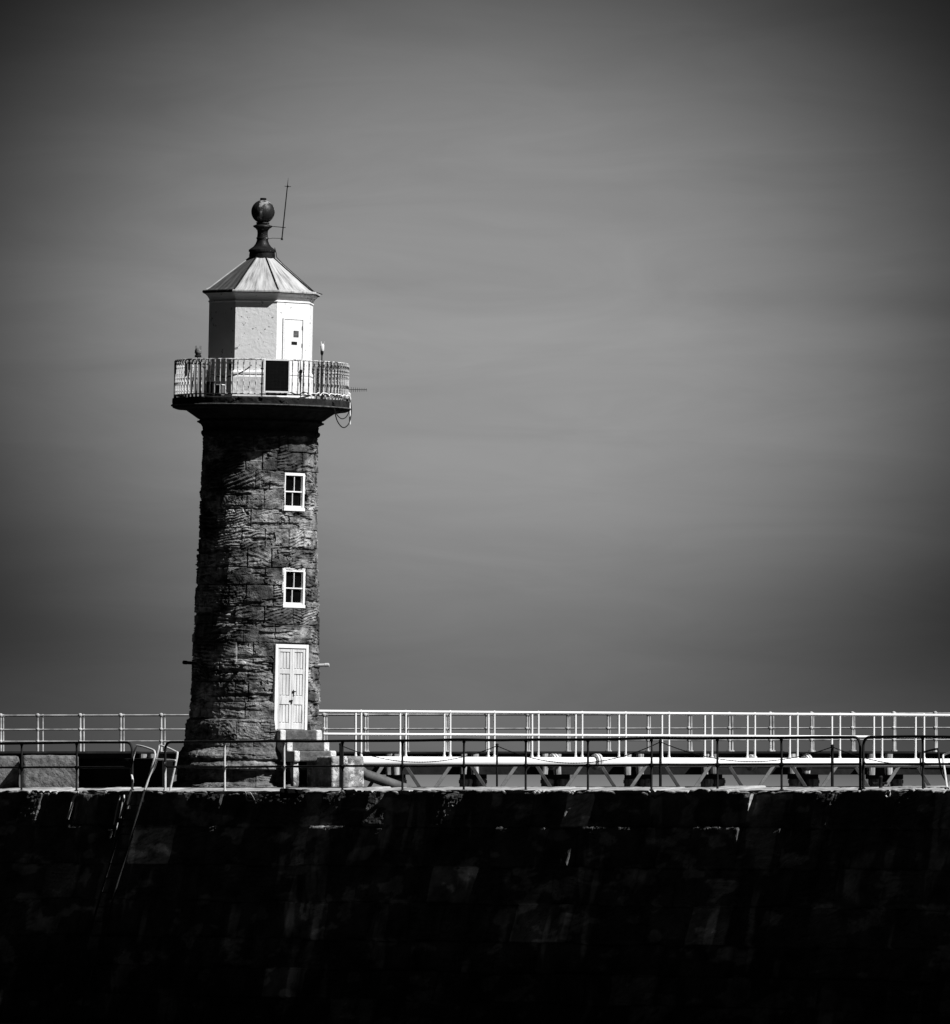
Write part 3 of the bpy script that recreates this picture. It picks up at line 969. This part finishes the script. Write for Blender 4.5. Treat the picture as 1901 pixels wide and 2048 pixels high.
lo = on_tower('lantern_lamp', -50, 1.72, hh(721))
tag(lo, 'small dull domed lamp on top of the left gallery railing', 'lamp')
q = MB(); q.lathe([(0, .07), (.03, .075), (.05, .055), (.07, .05)], 14); q.build('base', M['black_iron'], lo)
q = MB(); q.lathe([(.07, .06), (.09, .075), (.15, .07), (.19, .04), (.20, .01)], 14); q.build('lens', M['granite'], lo)
q = MB()
for k in range(4): q.tube([pol(k * 90 + 20, .065, .06), pol(k * 90 + 20, .068, .24)], .004, 5)
q.build('bird_spike', M['black_iron'], lo)

bo = on_tower('battery_box', -39, 1.60, 8.19)
tag(bo, 'dark square equipment box behind the left gallery bars', 'box')
q = MB(); q.box((0, 0, .15), (.19, .16, .27), None, 0, .01); q.build('case', M['black_iron'], bo)
q = MB(); q.box((0, 0, .295), (.21, .18, .02), None, 0, .005); q.build('lid', M['black_iron'], bo)
bo = on_tower('junction_box', -32, 1.55, 8.19)
tag(bo, 'pale grey box beside the dark equipment box on the gallery', 'box')
q = MB(); q.box((0, 0, .12), (.12, .12, .22), None, 0, .01); q.build('case', M['concrete'], bo)
q = MB(); q.box((0, 0, .24), (.15, .14, .02), None, 0, .004); q.build('lid', M['gloss_white'], bo)
bo = on_tower('wall_box', -31, 1.17, 8.78, -26)
tag(bo, 'small black box high on the shaded lantern wall above the railing', 'box')
q = MB(); q.box((0, 0, 0), (.1, .1, .14), None, 0, .01); q.build('case', M['black_iron'], bo)
q = MB(); q.box((0, -.05, .06), (.12, .05, .015)); q.build('hood', M['black_iron'], bo)

# cables draped behind the gallery railing
q = MB()
c0, c1 = pol(-48, 1.72, 8.93), pol(-8, 1.78, 8.78)
pts = []
for i in range(21):
    t = i / 20; az = -50 + 44 * t
    p = pol(az, 1.74, 8.95 - .15 * t - .33 * math.sin(math.pi * t) ** .8)
    pts.append(LM @ p)
q.tube(pts, .014, 6)
cb = q.build('power_cable', M['cable']); tag(cb, 'black cable sagging behind the railing towards the solar panel', 'cable')

for (aa, ab, rad_, mt_, lb_) in ((16, 62, 1.86, 'cable', 'tangled black cable lying along the gallery edge right of the solar panel'), (30, 80, 1.89, 'gloss_white', 'pale cable lying on the rim of the gallery towards the aerial')):
    rs_ = random.Random(aa); q = MB(); pts = []
    for i in range(26):
        az = aa + (ab - aa) * i / 25
        pts.append(LM @ pol(az, rad_ + rs_.uniform(-.03, .03), 8.21 + rs_.uniform(-.015, .05)))
    q.tube(smooth_path(pts, 4), .013, 6)
    cb = q.build('rim_cable', M[mt_]); tag(cb, lb_, 'cable')

# yagi aerial on the right side
ya = on_tower('yagi_aerial', 88, 1.83, 0, 0)
ya.location = P(690, 779, TY)
tag(ya, 'small black multi-element aerial pointing right from the gallery rail', 'aerial')
q = MB(); q.tube([(0, 0, 0), (.46, 0, .006)], .007, 6); q.tube([(.02, 0, -.1), (.02, 0, .16)], .014, 8); q.box((.02, 0, .12), (.05, .05, .05)); q.build('boom', M['black_iron'], ya)
q = MB()
for k in range(8):
    x = .13 + k * .045; hl = .055 - .003 * k
    q.tube([(x, 0, -hl), (x, 0, hl)], .004, 5)
q.build('element', M['black_iron'], ya)
wbk = empty('white_bracket', P(694, 786, TY))
tag(wbk, 'white clamp and hanging white pipe at the gallery\'s right edge', 'pipe')
q = MB(); q.tube([(-.07, 0, .0), (-.02, -.02, .02), (.03, 0, -.02), (.07, 0, -.04)], [.03, .045, .04, .02], 8); q.tube([(.05, 0, -.03), (.07, 0, -.14)], .02, 8); q.build('clamp', M['step_paint'], wbk)
q = MB(); q.tube([(.055, 0, -.20), (.06, 0, -.40), (.06, 0, -.66)], [.022, .02, .018], 10); q.build('pipe', M['gloss_white'], wbk)
q = MB()
def lpw(px, py, dy=0): return P(px, py, TY + dy)
q.tube(smooth_path([lpw(666, 803, -1.1), lpw(669, 822, -1.0), lpw(675, 843, -.7), lpw(686, 855, -.4), lpw(697, 848, -.2), lpw(702, 830, 0), lpw(702, 812, 0), lpw(698, 796, 0)]), .012, 7)
cb = q.build('hanging_cable', M['cable']); tag(cb, 'outer and longer loop of black cable hanging below gallery right edge', 'cable', 'cable loops under the gallery')
q = MB(); q.tube(smooth_path([lpw(667, 805, -1.1), lpw(672, 826, -.9), lpw(682, 837, -.5), lpw(692, 834, -.3), lpw(699, 820, 0), lpw(700, 806, 0)]), .011, 7)
cb = q.build('hanging_cable', M['cable']); tag(cb, 'inner and shorter loop of black cable hanging below gallery right edge', 'cable', 'cable loops under the gallery')

# ------------------------------------------------------------------ steps to the door
ST_AZ = 34.0
st = empty('door_steps', LM @ (pol(ST_AZ, 1.45, 0) + pol(ST_AZ + 90, .17, 0)), (0, 0, R(ST_AZ)))
tag(st, 'worn concrete door steps with white painted edges, at the lighthouse door', 'steps')
# local: -y goes out from the door, x to its right
hs = [hh(1459), hh(1481), hh(1501)]
fronts = [-.10, -.37, -.64]
wds = [1.02, 1.04, 1.02]
for k in range(3):
    f = fronts[k]; w_ = wds[k]
    z1 = hs[k]; z0 = z1 - .225
    rough_box('step', (0.02, (f + .35) / 2, (z0 + z1) / 2), (w_ - .2, .35 - f, z1 - z0), M['concrete'], st, 60 + k, .006, .03)
    for sg in (-1, 1):
        rough_box('painted_edge', (0.02 + sg * (w_ / 2 - .06), (f + .33) / 2, (z0 + z1) / 2 + .002), (.15, .35 - f + .008, z1 - z0 + .004), M['step_paint'], st, 70 + k * 2 + sg, .007, .03)
rough_box('core', (.0, .1, hs[2] / 2 - .12), (.86, .6, hs[2] - .22), M['capital_stone'], st, 81, .01, .05)
rough_box('support', (-.42, -.52, (hs[2] - .22) / 2), (.15, .14, hs[2] - .22), M['rough_block'], st, 82, .02, .03)
rough_box('support', (.42, -.42, (hs[2] - .22) / 2), (.15, .2, hs[2] - .22), M['rough_block'], st, 83, .02, .03)

blk = rough_box('concrete_block', (0, 0, .335), (.83, .95, .70), M['rough_block'], None, 90, .018, .025)
bc = P(664, 1572, TY - 2.05)            # its near left corner
_r = Matrix.Rotation(R(36), 3, 'Z')
bp_ = bc - _r @ Vector((-.415, -.475, 0))
blk.location = (bp_.x, bp_.y, ZD - .03); blk.rotation_euler = (0, 0, R(36))
tag(blk, 'big rough concrete block with whitewash patches right of the door steps', 'block')

# ------------------------------------------------------------------ parapet blocks on the left
def wall_block(px0, px1, py0, py1, Yd, depth, rotz, seed, label, material, name='parapet_block', group=None, cell=.05):
    a, b_ = P(px0, py1, Yd), P(px1, py0, Yd)
    w_ = (b_.x - a.x) / math.cos(rotz); h_ = b_.z - ZD + .05
    o = rough_box(name, (0, 0, 0), (w_, depth, h_), material, None, seed, .015, cell)
    o.location = ((a.x + b_.x) / 2 + depth / 2 * math.sin(-rotz) * -1 * 0, Yd + depth / 2, ZD - .05 + h_ / 2)
    o.rotation_euler = (0, 0, rotz)
    tag(o, label, 'stone block', group)
    return o
wall_block(-70, 35, 1512, 1573, 228.8, .6, R(6), 101, 'rough pale stone block at the far left edge of the pier', M['granite'], group='parapet blocks')
wall_block(43, 154, 1511, 1570, 228.3, .6, R(6), 102, 'long rough stone parapet block behind the left railing posts', M['granite'], group='parapet blocks')
# shaded low wall running parallel to the quay
def low_wall():
    s0, s1 = s_of(150, -2.3), s_of(320, -2.3)
    c = Q((s0 + s1) / 2, -2.5, 0)
    o = rough_box('low_wall', (0, 0, 0), (s1 - s0, .3, .66), M['pier_stone'], None, 105, .012, .06)
    o.location = (c.x, c.y, ZD - .03 + .32)
    o.rotation_euler = (0, 0, -PSI)
    tag(o, 'dark shaded low parapet wall between stone block and lighthouse foot', 'wall')
low_wall()
tw = M['pier_stone']

# ------------------------------------------------------------------ front pipe railing
RH, RM = 1.0, .488
DR = -.10
POST_Z = ZT + .02
def rail_section(px_posts, end_l, end_r, pale, label, grp='pipe railings along the quay edge', extend_l=None, extend_r=None):
    ss = [s_of(p, DR) for p in px_posts]
    base = Q(sum(ss) / len(ss), DR, ZT)
    o = empty('pipe_railing', base)
    tag(o, label, 'railing', grp)
    inv = -base
    a, b_ = ss[0], ss[-1]
    def q3(s, z): return Q(s, DR, z) + inv
    # top rail, with bent ends
    pts = []
    wob = random.Random(int(abs(a) * 10))
    if end_l: pts += [q3(a, ZT - .05), q3(a, ZT + RH)]
    else: pts += [q3(extend_l if extend_l is not None else a, ZT + RH)]
    k = int((b_ - a) / 1.2)
    for i in range(1, k): pts.append(q3(a + (b_ - a) * i / k, ZT + RH + wob.uniform(-.012, .012)))
    if end_r: pts += [q3(b_, ZT + RH), q3(b_, ZT - .05)]
    else: pts += [q3(extend_r if extend_r is not None else b_, ZT + RH)]
    m = MB(); m.tube(fillet(pts, .2, 8), .027, 10)
    m.build('top_rail', M['dark_rail'], o)
    pts = []
    if end_l: pts += [q3(a, ZT + RM + .16), q3(a + .02, ZT + RM), ]
    else: pts += [q3(extend_l if extend_l is not None else a, ZT + RM)]
    for i in range(1, k): pts.append(q3(a + (b_ - a) * i / k, ZT + RM + wob.uniform(-.01, .01)))
    if end_r: pts += [q3(b_, ZT + RM)]
    else: pts += [q3(extend_r if extend_r is not None else b_, ZT + RM)]
    m = MB(); m.tube(fillet(pts, .12, 6), .022, 10)
    m.build('mid_rail', M['dark_rail'], o)
    for i, s in enumerate(ss):
        if (i == 0 and end_l) or (i == len(ss) - 1 and end_r):
            m = MB(); m.tube([q3(s, ZT - .06), q3(s, ZT + RM + .1)], .028, 10)
            m.tube([q3(s, ZT - .03), q3(s, ZT + .03)], .045, 10)
            m.build('post', M['galvanised'] if i in pale else M['dark_rail'], o)
            continue
        m = MB()
        p0, p1 = q3(s, ZT - .06), q3(s, ZT + RH - .015)
        lx = wob.uniform(-.012, .012)
        p0 = p0 + Tv * lx
        m.tube([p0, (p0 + p1) / 2 + Tv * wob.uniform(-.008, .008), p1], .023, 10)
        for z in (RM, RH - .005):
            m.tube([q3(s, ZT + z - .05), q3(s, ZT + z + (.032 if z == RM else -.012))], .034, 10)
        m.tube([q3(s - .05, ZT + RM), q3(s + .05, ZT + RM)], .032, 10)
        m.tube([p0 + Vector((0, 0, .03)), p0 + Vector((0, 0, .075))], .042, 10)
        m.build('post', M['galvanised'] if i in pale else M['dark_rail'], o)
    return o
rail_section([-70, 43, 153, 264], False, True, (), 'dark pipe railing on quay edge left of the ladder, bent down at its right end', extend_l=-14)
rail_section([330, 449, 568, 685, 805, 928, 1052, 1176, 1303, 1435, 1563, 1721], True, True, (0, 1, 2), 'long dark pipe railing with pale left posts, in front of lighthouse and footbridge')
rail_section([1727, 1846, 1985, 2120], True, False, (), 'dark pipe railing at the right edge of the photo, bent down at its left end', extend_r=31)

# ------------------------------------------------------------------ quay ladder + hoops
def zz5(x, y): return (x / 3.85, 1400 + y / 3.85)
lad = empty('quay_ladder', Q(s_of(275), .1, ZT))
tag(lad, 'narrow steel ladder running down the dark quay wall with bent hoop handrails', 'ladder')
li = -lad.location
sl, sr = s_of(263, .1), s_of(290, .1)
def onwall(s, down, off=.12):
    return Q(s - down * .10, off + BAT * down, ZT - down) + li
for s_ in (sl, sr):
    m = MB(); m.tube([onwall(s_, -.02), onwall(s_, 1.5), onwall(s_, 3.2), onwall(s_, 4.9)], .022, 8)
    m.build('stile', M['ladder_steel'], lad)
rg = None
for k in range(16):
    dn = .30 + k * .30
    m = MB(); m.tube([onwall(sl, dn), onwall(sr, dn)], .011, 8); m.build('rung', M['ladder_steel'], lad)
for pts, dd in (([(980, 835), (1010, 700), (1020, 620), (1008, 530), (1040, 385), (1060, 352), (1170, 383), (1192, 410), (1188, 445), (1145, 600), (1105, 750)], (.12, -.0)),
                ([(1095, 770), (1145, 600), (1192, 510), (1222, 380), (1240, 352), (1350, 398), (1364, 425), (1330, 590), (1300, 735)], (.06, -.12))):
    m = MB(); w3 = []
    for i, p in enumerate(pts):
        t = i / (len(pts) - 1); px, py = zz5(*p)
        w3.append(QE(px, py, dd[0] * (1 - t) + dd[1] * t - .25 * math.sin(math.pi * t)) + li)
    m.tube(smooth_path(w3, 5), .022, 8)
    m.build('hoop', M['galvanised'], lad)
m = MB()
for a, b_ in (((1200, 458), (1350, 465)),):
    m.tube([QE(*zz5(*a), -.15) + li, QE(*zz5(*b_), -.15) + li], .017, 8)
m.build('brace', M['galvanised'], lad)
m = MB()
m.box(QE(*zz5(1097, 768), .1) + li, (.06, .04, .11), None, 0, .01); m.box(QE(*zz5(992, 825), .14) + li, (.07, .04, .09), None, 0, .01)
m.build('clamp', M['gloss_white'], lad)

def zz3(x, y): return (1480 + x / 4.39, 1400 + y / 4.39)
for k, (pts, lab) in enumerate(((([(1625, 770), (1592, 600), (1587, 490), (1605, 463), (1722, 432), (1742, 445), (1753, 545), (1775, 645), (1815, 720), (1818, 770)]), 'bent pale pipe ladder hoop standing behind the railing near the right edge'),
                                (([(1820, 770), (1803, 640), (1785, 510), (1800, 480), (1880, 455), (1930, 470), (1935, 600), (1950, 770)]), 'second ladder hoop, cut by the right edge of the photo'))):
    m = MB(); w3 = []
    for i, p in enumerate(pts):
        t = i / (len(pts) - 1); px, py = zz3(*p)
        w3.append(QE(px, py, -.3 - .5 * math.sin(math.pi * t)))
    m.tube(smooth_path(w3, 5), .02, 8)
    o = m.build('ladder_hoop', M['galvanised'] if k == 1 else M['dark_rail']); tag(o, lab, 'handrail', 'hoops at the right-hand ladder')

# bent conduits on the wall at the left
def wallpipe(name, pts, r_, material, label, off=.08, cat='pipe', group=None):
    w3 = []
    for p in pts:
        px, py = zz5(*p)
        # solve for a point on the battered face
        d = .03
        for _ in range(6):
            v = QE(px, py, d); d = off + BAT * max(0, ZT - v.z)
        w3.append(QE(px, py, d))
    m = MB(); m.tube(smooth_path(w3, 5), r_, 8)
    o = m.build(name, material); tag(o, label, cat, group); return o
wallpipe('bent_pipe', [(610, 712), (580, 735), (562, 765), (545, 830), (520, 918)], .028, M['galvanised'], 'short pale pipe curving over the quay edge at the left')
wallpipe('guard_bar', [(950, 735), (945, 800), (922, 910)], .03, M['galvanised'], 'thick pale bar on the wall just left of the ladder', group='bars beside the quay ladder')
wallpipe('guard_bar', [(925, 735), (908, 800), (875, 962)], .018, M['galvanised'], 'leftmost long thin bar beside the quay ladder', group='bars beside the quay ladder')
wallpipe('guard_bar', [(905, 945), (880, 1052)], .013, M['galvanised'], 'short thin lower bar between thick bar and ladder', group='bars beside the quay ladder')
wallpipe('guard_bar', [(835, 1000), (860, 1008), (846, 1062)], .02, M['galvanised'], 'small hooked bar lowest and furthest left of the ladder', group='bars beside the quay ladder')

# U bracket + broken ledge on the lip
def zz4(x, y): return (340 + x / 4.62, 1240 + y / 4.62)
m = MB()
m.tube([QE(*zz4(690, 1590), .05), QE(*zz4(712, 1665), .12), QE(*zz4(785, 1675), .12), QE(*zz4(740, 1600), .05)], .017, 8)
o = m.build('wall_bracket', M['galvanised']); tag(o, 'small bent metal bracket on quay edge below the second pale post', 'bracket')
v = QE(590, 1588, .05)
o = rough_box('stone_ledge', (0, 0, 0), (.62, .2, .13), M['deck_stone'], None, 120, .03, .02)
o.location = (v.x, v.y, v.z); o.rotation_euler = (R(-42), R(3), -PSI + R(50)); tag(o, 'pale broken ledge jutting from the quay lip below the door steps', 'ledge')

# mooring cross + ring bolt at the right
v = QE(1762, 1578, -.5)
mo = empty('mooring_post', v); tag(mo, 'small dark mooring post with crossbar between bent railing ends and ladder hoops', 'mooring post')
m = MB(); m.lathe([(-.1, .05), (0, .05), (.02, .035), (.18, .032), (.22, .045), (.25, .03)], 12); m.build('stem', M['black_iron'], mo)
m = MB(); m.tube([(-.14, 0, .10), (.10, 0, .11)], .02, 8); m.ball((-.14, 0, .10), .03, 6); m.ball((.1, 0, .11), .03, 6); m.build('crossbar', M['black_iron'], mo)
m = MB(); c = QE(1776, 1588, .06)
m.tube([c + Tv * (.065 * math.cos(a * math.pi / 8)) + Vector((0, 0, .065 * math.sin(a * math.pi / 8))) for a in range(16)], .014, 8, closed=True)
m.tube([c + Vector((0, 0, .05)), c + Vector((0, 0, .05)) - Nv * .12], .018, 8)
o = m.build('ring_bolt', M['galvanised']); tag(o, 'iron mooring ring hanging on the quay lip near the right edge', 'ring')

# ------------------------------------------------------------------ chain posts behind the railing
CPX = [681, 994, 1321, 1665, 2030]; CTOP = [1489, 1490, 1482, 1492, 1485]
tops = []
for px, py, lb in zip(CPX, CTOP, ('short black chain post beside the concrete block', 'thin black chain post in front of the white tube, left of the flange', 'tallest black chain post, right of the tube flange', 'black chain post just left of the bent railing ends', None)):
    d = -4.6 if px > 700 else -3.2
    v = QE(px, py, d); tops.append(v)
    if lb is None: continue
    o = empty('chain_post', (v.x, v.y, ZD)); tag(o, lb, 'post', 'black chain posts')
    H_ = v.z - ZD
    m = MB(); m.tube([(0, 0, -.05), (0, 0, H_)], .03 if px > 1300 or px < 700 else .022, 10); m.build('shaft', M['black_iron'], o)
    m = MB(); m.lathe([(H_ - .01, .036), (H_ + .015, .036), (H_ + .03, .015)], 10); m.build('cap', M['black_iron'], o)
for i in range(4):
    a, b_ = tops[i] - Vector((0, 0, .02)), tops[i + 1] - Vector((0, 0, .02))
    m = MB(); sag = .34 + .05 * (i % 2)
    n_ = 60
    pts = [a.lerp(b_, t / n_) - Vector((0, 0, 4 * sag * (t / n_) * (1 - t / n_))) for t in range(n_ + 1)]
    m.tube(pts, .009, 6)
    # links
    for t in range(0, n_, 1):
        c = pts[t].lerp(pts[t + 1], .5); m.ball(c, .014, 3)
    o = m.build('chain', M['black_iron']); tag(o, ['chain sagging from the post at the block across the white tube', 'chain sagging past the tube flange between two black posts', 'chain sagging between tallest black post and the next on its right', 'chain sagging from the rightmost black post out of the frame'][i], 'chain', 'chains between the black posts')

# ------------------------------------------------------------------ footbridge
br = empty('footbridge', P(1285, 1520, 235)); tag(br, 'white tubular truss footbridge with white handrails running right behind the pier', 'footbridge')
bi_ = -br.location
B0, B1 = P(722, 1512.5, 231.0), P(1848.5, 1516.8, 239.0)
A0_, A1_ = P(711, 1512.7, 232.4), P(1831.5, 1517.2, 240.6)
def line(p, q_, t): return p + (q_ - p) * t
def bridge_side(P0, P1, first, near):
    hgt0, hgt1 = .955, .955
    zt0 = Vector((0, 0, .955))
    # chord tube
    dz = Vector((0, 0, -.105))
    m = MB()
    a, b_ = line(P0, P1, 0.0 if near else .0) + dz + bi_, line(P0, P1, 1.25) + dz + bi_
    m.tube([a, b_], .10, 20)
    m.build('chord_tube', M['bridge_white'], br)
    # rails
    m = MB(); m.tube([line(P0, P1, -.085) + zt0 + bi_, line(P0, P1, 1.25) + zt0 + bi_], .029, 10); m.build('handrail', M['bridge_white'], br)
    zm = Vector((0, 0, .47))
    m = MB(); m.tube([line(P0, P1, -.066) + zm + bi_, line(P0, P1, 1.25) + zm + bi_], .026, 10); m.build('mid_rail', M['bridge_white'], br)
    for k in range(17):
        c = line(P0, P1, k / 13) + bi_
        q = MB()
        q.tube([c + Vector((0, 0, -.02)), c + zt0], .024 if near else .025, 10)
        q.ball(c + zt0, .037, 6); q.ball(c + zm, .035, 6)
        q.tube([c + Vector((0, 0, -.01)), c + Vector((0, 0, .03))], .036, 10)
        q.build('post', M['bridge_white'], br)
    # flanges
    for t in ((.4105,) if near else (.345, .70, .80, )):
        c = line(P0, P1, t) + dz + bi_
        ax = (P1 - P0).normalized()
        for o_ in (-.035, .035):
            q = MB(); q.tube([c + ax * (o_ - .022), c + ax * (o_ + .022)], .178, 24)
            for j in range(10):
                aa = j * math.pi / 5
                off = Vector((0, 0, 1)) * math.cos(aa) * .145 + ax.cross(Vector((0, 0, 1))) * math.sin(aa) * .145
                q.tube([c + off + ax * (o_ - .04), c + off + ax * (o_ + .04)], .013, 6)
            q.build('flange', M['galvanised'], br)
bridge_side(B0, B1, 722, True)
bridge_side(A0_, A1_, 711, False)
# V-shaped truss members
def dia(t_top, t_bot, near):
    P0, P1 = (B0, B1) if near else (A0_, A1_)
    a = line(P0, P1, t_top) + Vector((0, 0, -.19)) + bi_
    b_ = line(P0, P1, t_bot) + Vector((0, 0, -.92)) + bi_
    m = MB()
    d = (b_ - a); L_ = d.length; z = d.normalized()
    x = Vector((0, 1, 0)).cross(z).normalized(); y = z.cross(x)
    rot = Matrix((x, y, z)).transposed()
    m.box((a + b_) / 2, (.075, .11, L_), rot, 0, .006)
    m.build('diagonal', M['bridge_grey'], br)
def tt(px): return (px - 722) / (1848.5 - 722)
for k in range(10):
    c = 851 + 128.4 * k
    dia(tt(c - 43), tt(c), True); dia(tt(c + 46), tt(c), True)
dia(tt(765), tt(722), True)
m = MB()
m.tube([line(B0, B1, .08) + Vector((0, 0, -.98)) + bi_, line(B0, B1, 1.2) + Vector((0, 0, -.98)) + bi_], .08, 14)
m.tube([line(A0_, A1_, .08) + Vector((0, 0, -.98)) + bi_, line(A0_, A1_, 1.2) + Vector((0, 0, -.98)) + bi_], .08, 14)
m.build('bottom_chord', M['bridge_grey'], br)
m = MB()
dk0, dk1 = (B0 + A0_) / 2, (B1 + A1_) / 2
dv_ = (dk1 - dk0); ang = math.atan2(dv_.y, dv_.x)
m.box(dk0 + dv_ * .6 + Vector((0, 0, -.08)) + bi_, (dv_.length * 1.2, .95, .05), ang, 0, .004)
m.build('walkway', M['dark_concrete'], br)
m = MB()
m.tube([P(700, 1526, 230.6) + bi_, P(730, 1549, 230.8) + bi_, P(850, 1592, 231.6) + bi_], .115, 16)
m.build('end_brace', M['bridge_grey'], br)

# ------------------------------------------------------------------ far walkway on piles
YF0, YF1 = 277.0, 272.0
def yf(px): return YF0 + (YF1 - YF0) * px / 1901.0
def FP(px, py, dy=0.0): return P(px, py, yf(px) + dy)
fw = empty('pile_walkway', P(950, 1520, 275)); tag(fw, 'dark heavy walkway on piles standing in the sea behind the footbridge', 'jetty')
fi = -fw.location
def slab(mb, px0, px1, y0, y1, depth, dy=0.0, mi=0):
    a0, a1 = FP(px0, y0, dy) + fi, FP(px1, y0, dy) + fi
    b0, b1 = FP(px0, y1, dy) + fi, FP(px1, y1, dy) + fi
    d = Vector((.05, depth, 0))
    vs = [a0, a1, b1, b0, a0 + d, a1 + d, b1 + d, b0 + d]
    mb.add(vs, [(0, 3, 2, 1), (4, 5, 6, 7), (0, 1, 5, 4), (3, 7, 6, 2), (0, 4, 7, 3), (1, 2, 6, 5)], mi)
m = MB()
slab(m, -250, 2200, 1506.5, 1549, 3.6)
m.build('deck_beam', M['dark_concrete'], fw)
m = MB()
rs = random.Random(9)
px = -250
while px < 2200:
    w_ = rs.uniform(60, 160); slab(m, px, min(px + w_, 2200), 1504.0 + rs.uniform(-1.4, .6), 1507.0, 3.9, -.15); px += w_ + rs.uniform(0, .4)
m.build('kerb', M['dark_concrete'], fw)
groups = [300, 460, 625, 789, 945, 1110, 1275, 1425, 1607, 1771, 1940]
for gi, gx in enumerate(groups):
    w_ = [20, 22, 20, 17, 25, 28, 26, 20, 30, 36, 20][gi]
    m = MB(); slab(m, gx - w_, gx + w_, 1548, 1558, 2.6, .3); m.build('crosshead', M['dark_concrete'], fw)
    for k, ox in enumerate((-w_ * .55, w_ * .62)):
        a = FP(gx + ox, 1556, 1.0 + k * .4) + fi
        q = MB(); bpt = Vector((a.x, a.y, -.6 + fi.z))
        q.tube([a, bpt], .16, 14); q.tube([a - Vector((0, 0, .05)), a - Vector((0, 0, .14))], .18, 14)
        q.build('pile', M['timber'], fw)
    # dark bearing block behind
    m = MB(); slab(m, gx - w_ * .95, gx + w_ * .15, 1553, 1600, .8, 2.2); m.build('pier_block', M['dark_concrete'], fw)
    # fender timbers bolted to the beam face
    for ox in (-w_ * .9 + 4, w_ * .2):
        q = MB(); a = FP(gx + ox, 1508, -.16) + fi; b_ = FP(gx + ox, 1549 + rs.uniform(-2, 2), -.16) + fi
        q.tube([a, (a + b_) / 2 + Vector((rs.uniform(-.02, .02), 0, 0)), b_], [.10, .11, .10], 10)
        q.build('fender', M['timber'], fw)

def far_rail(posts, dy, label, top0, thick):
    o = empty('walkway_railing', FP(950, 1505, dy)); tag(o, label, 'railing', 'railings on the far walkway'); oi = -o.location
    H_ = .95
    zdk = lambda px: FP(px, 1505.5 - px / 1901 * 3.0, dy)
    for t, r_ in ((1.0, .02), (.62, .017), (.30, .017)):
        m = MB(); pts = [zdk(px) + Vector((0, 0, H_ * t)) + oi for px in (-150, 500, 950, 1500, 2100)]
        m.tube(pts, r_, 8); m.build('rail', M['far_white'], o)
    for px in posts:
        b_ = zdk(px) + oi; q = MB(); up = Vector((0, 0, 1))
        q.tube([b_ - up * .1, b_ + up * H_], [thick, thick * .8], 8)
        q.ball(b_ + up * H_, thick * 1.7, 5); q.ball(b_ + up * H_ * .62, thick * 1.5, 5); q.ball(b_ + up * H_ * .3, thick * 1.4, 5)
        q.tube([b_ - up * .02, b_ + up * .03], thick * 2, 8)
        q.build('post', M['far_white'], o)
far_rail([-78, 1, 75, 160, 241, 322, 404, 486, 567, 648, 730, 811, 892, 973, 1054, 1135, 1216, 1296, 1378, 1459, 1541, 1623, 1705, 1788, 1871, 1954], .15, 'nearer of two weathered white railings on the far walkway', 1432, .034)
far_rail([-74, 6, 85, 167, 247, 329, 411, 492, 572, 653, 735, 816, 897, 978, 1058, 1139, 1220, 1300, 1383, 1465, 1547, 1627, 1709, 1791, 1874, 1958], 3.2, 'farther of two weathered white railings on the far walkway', 1434, .026)
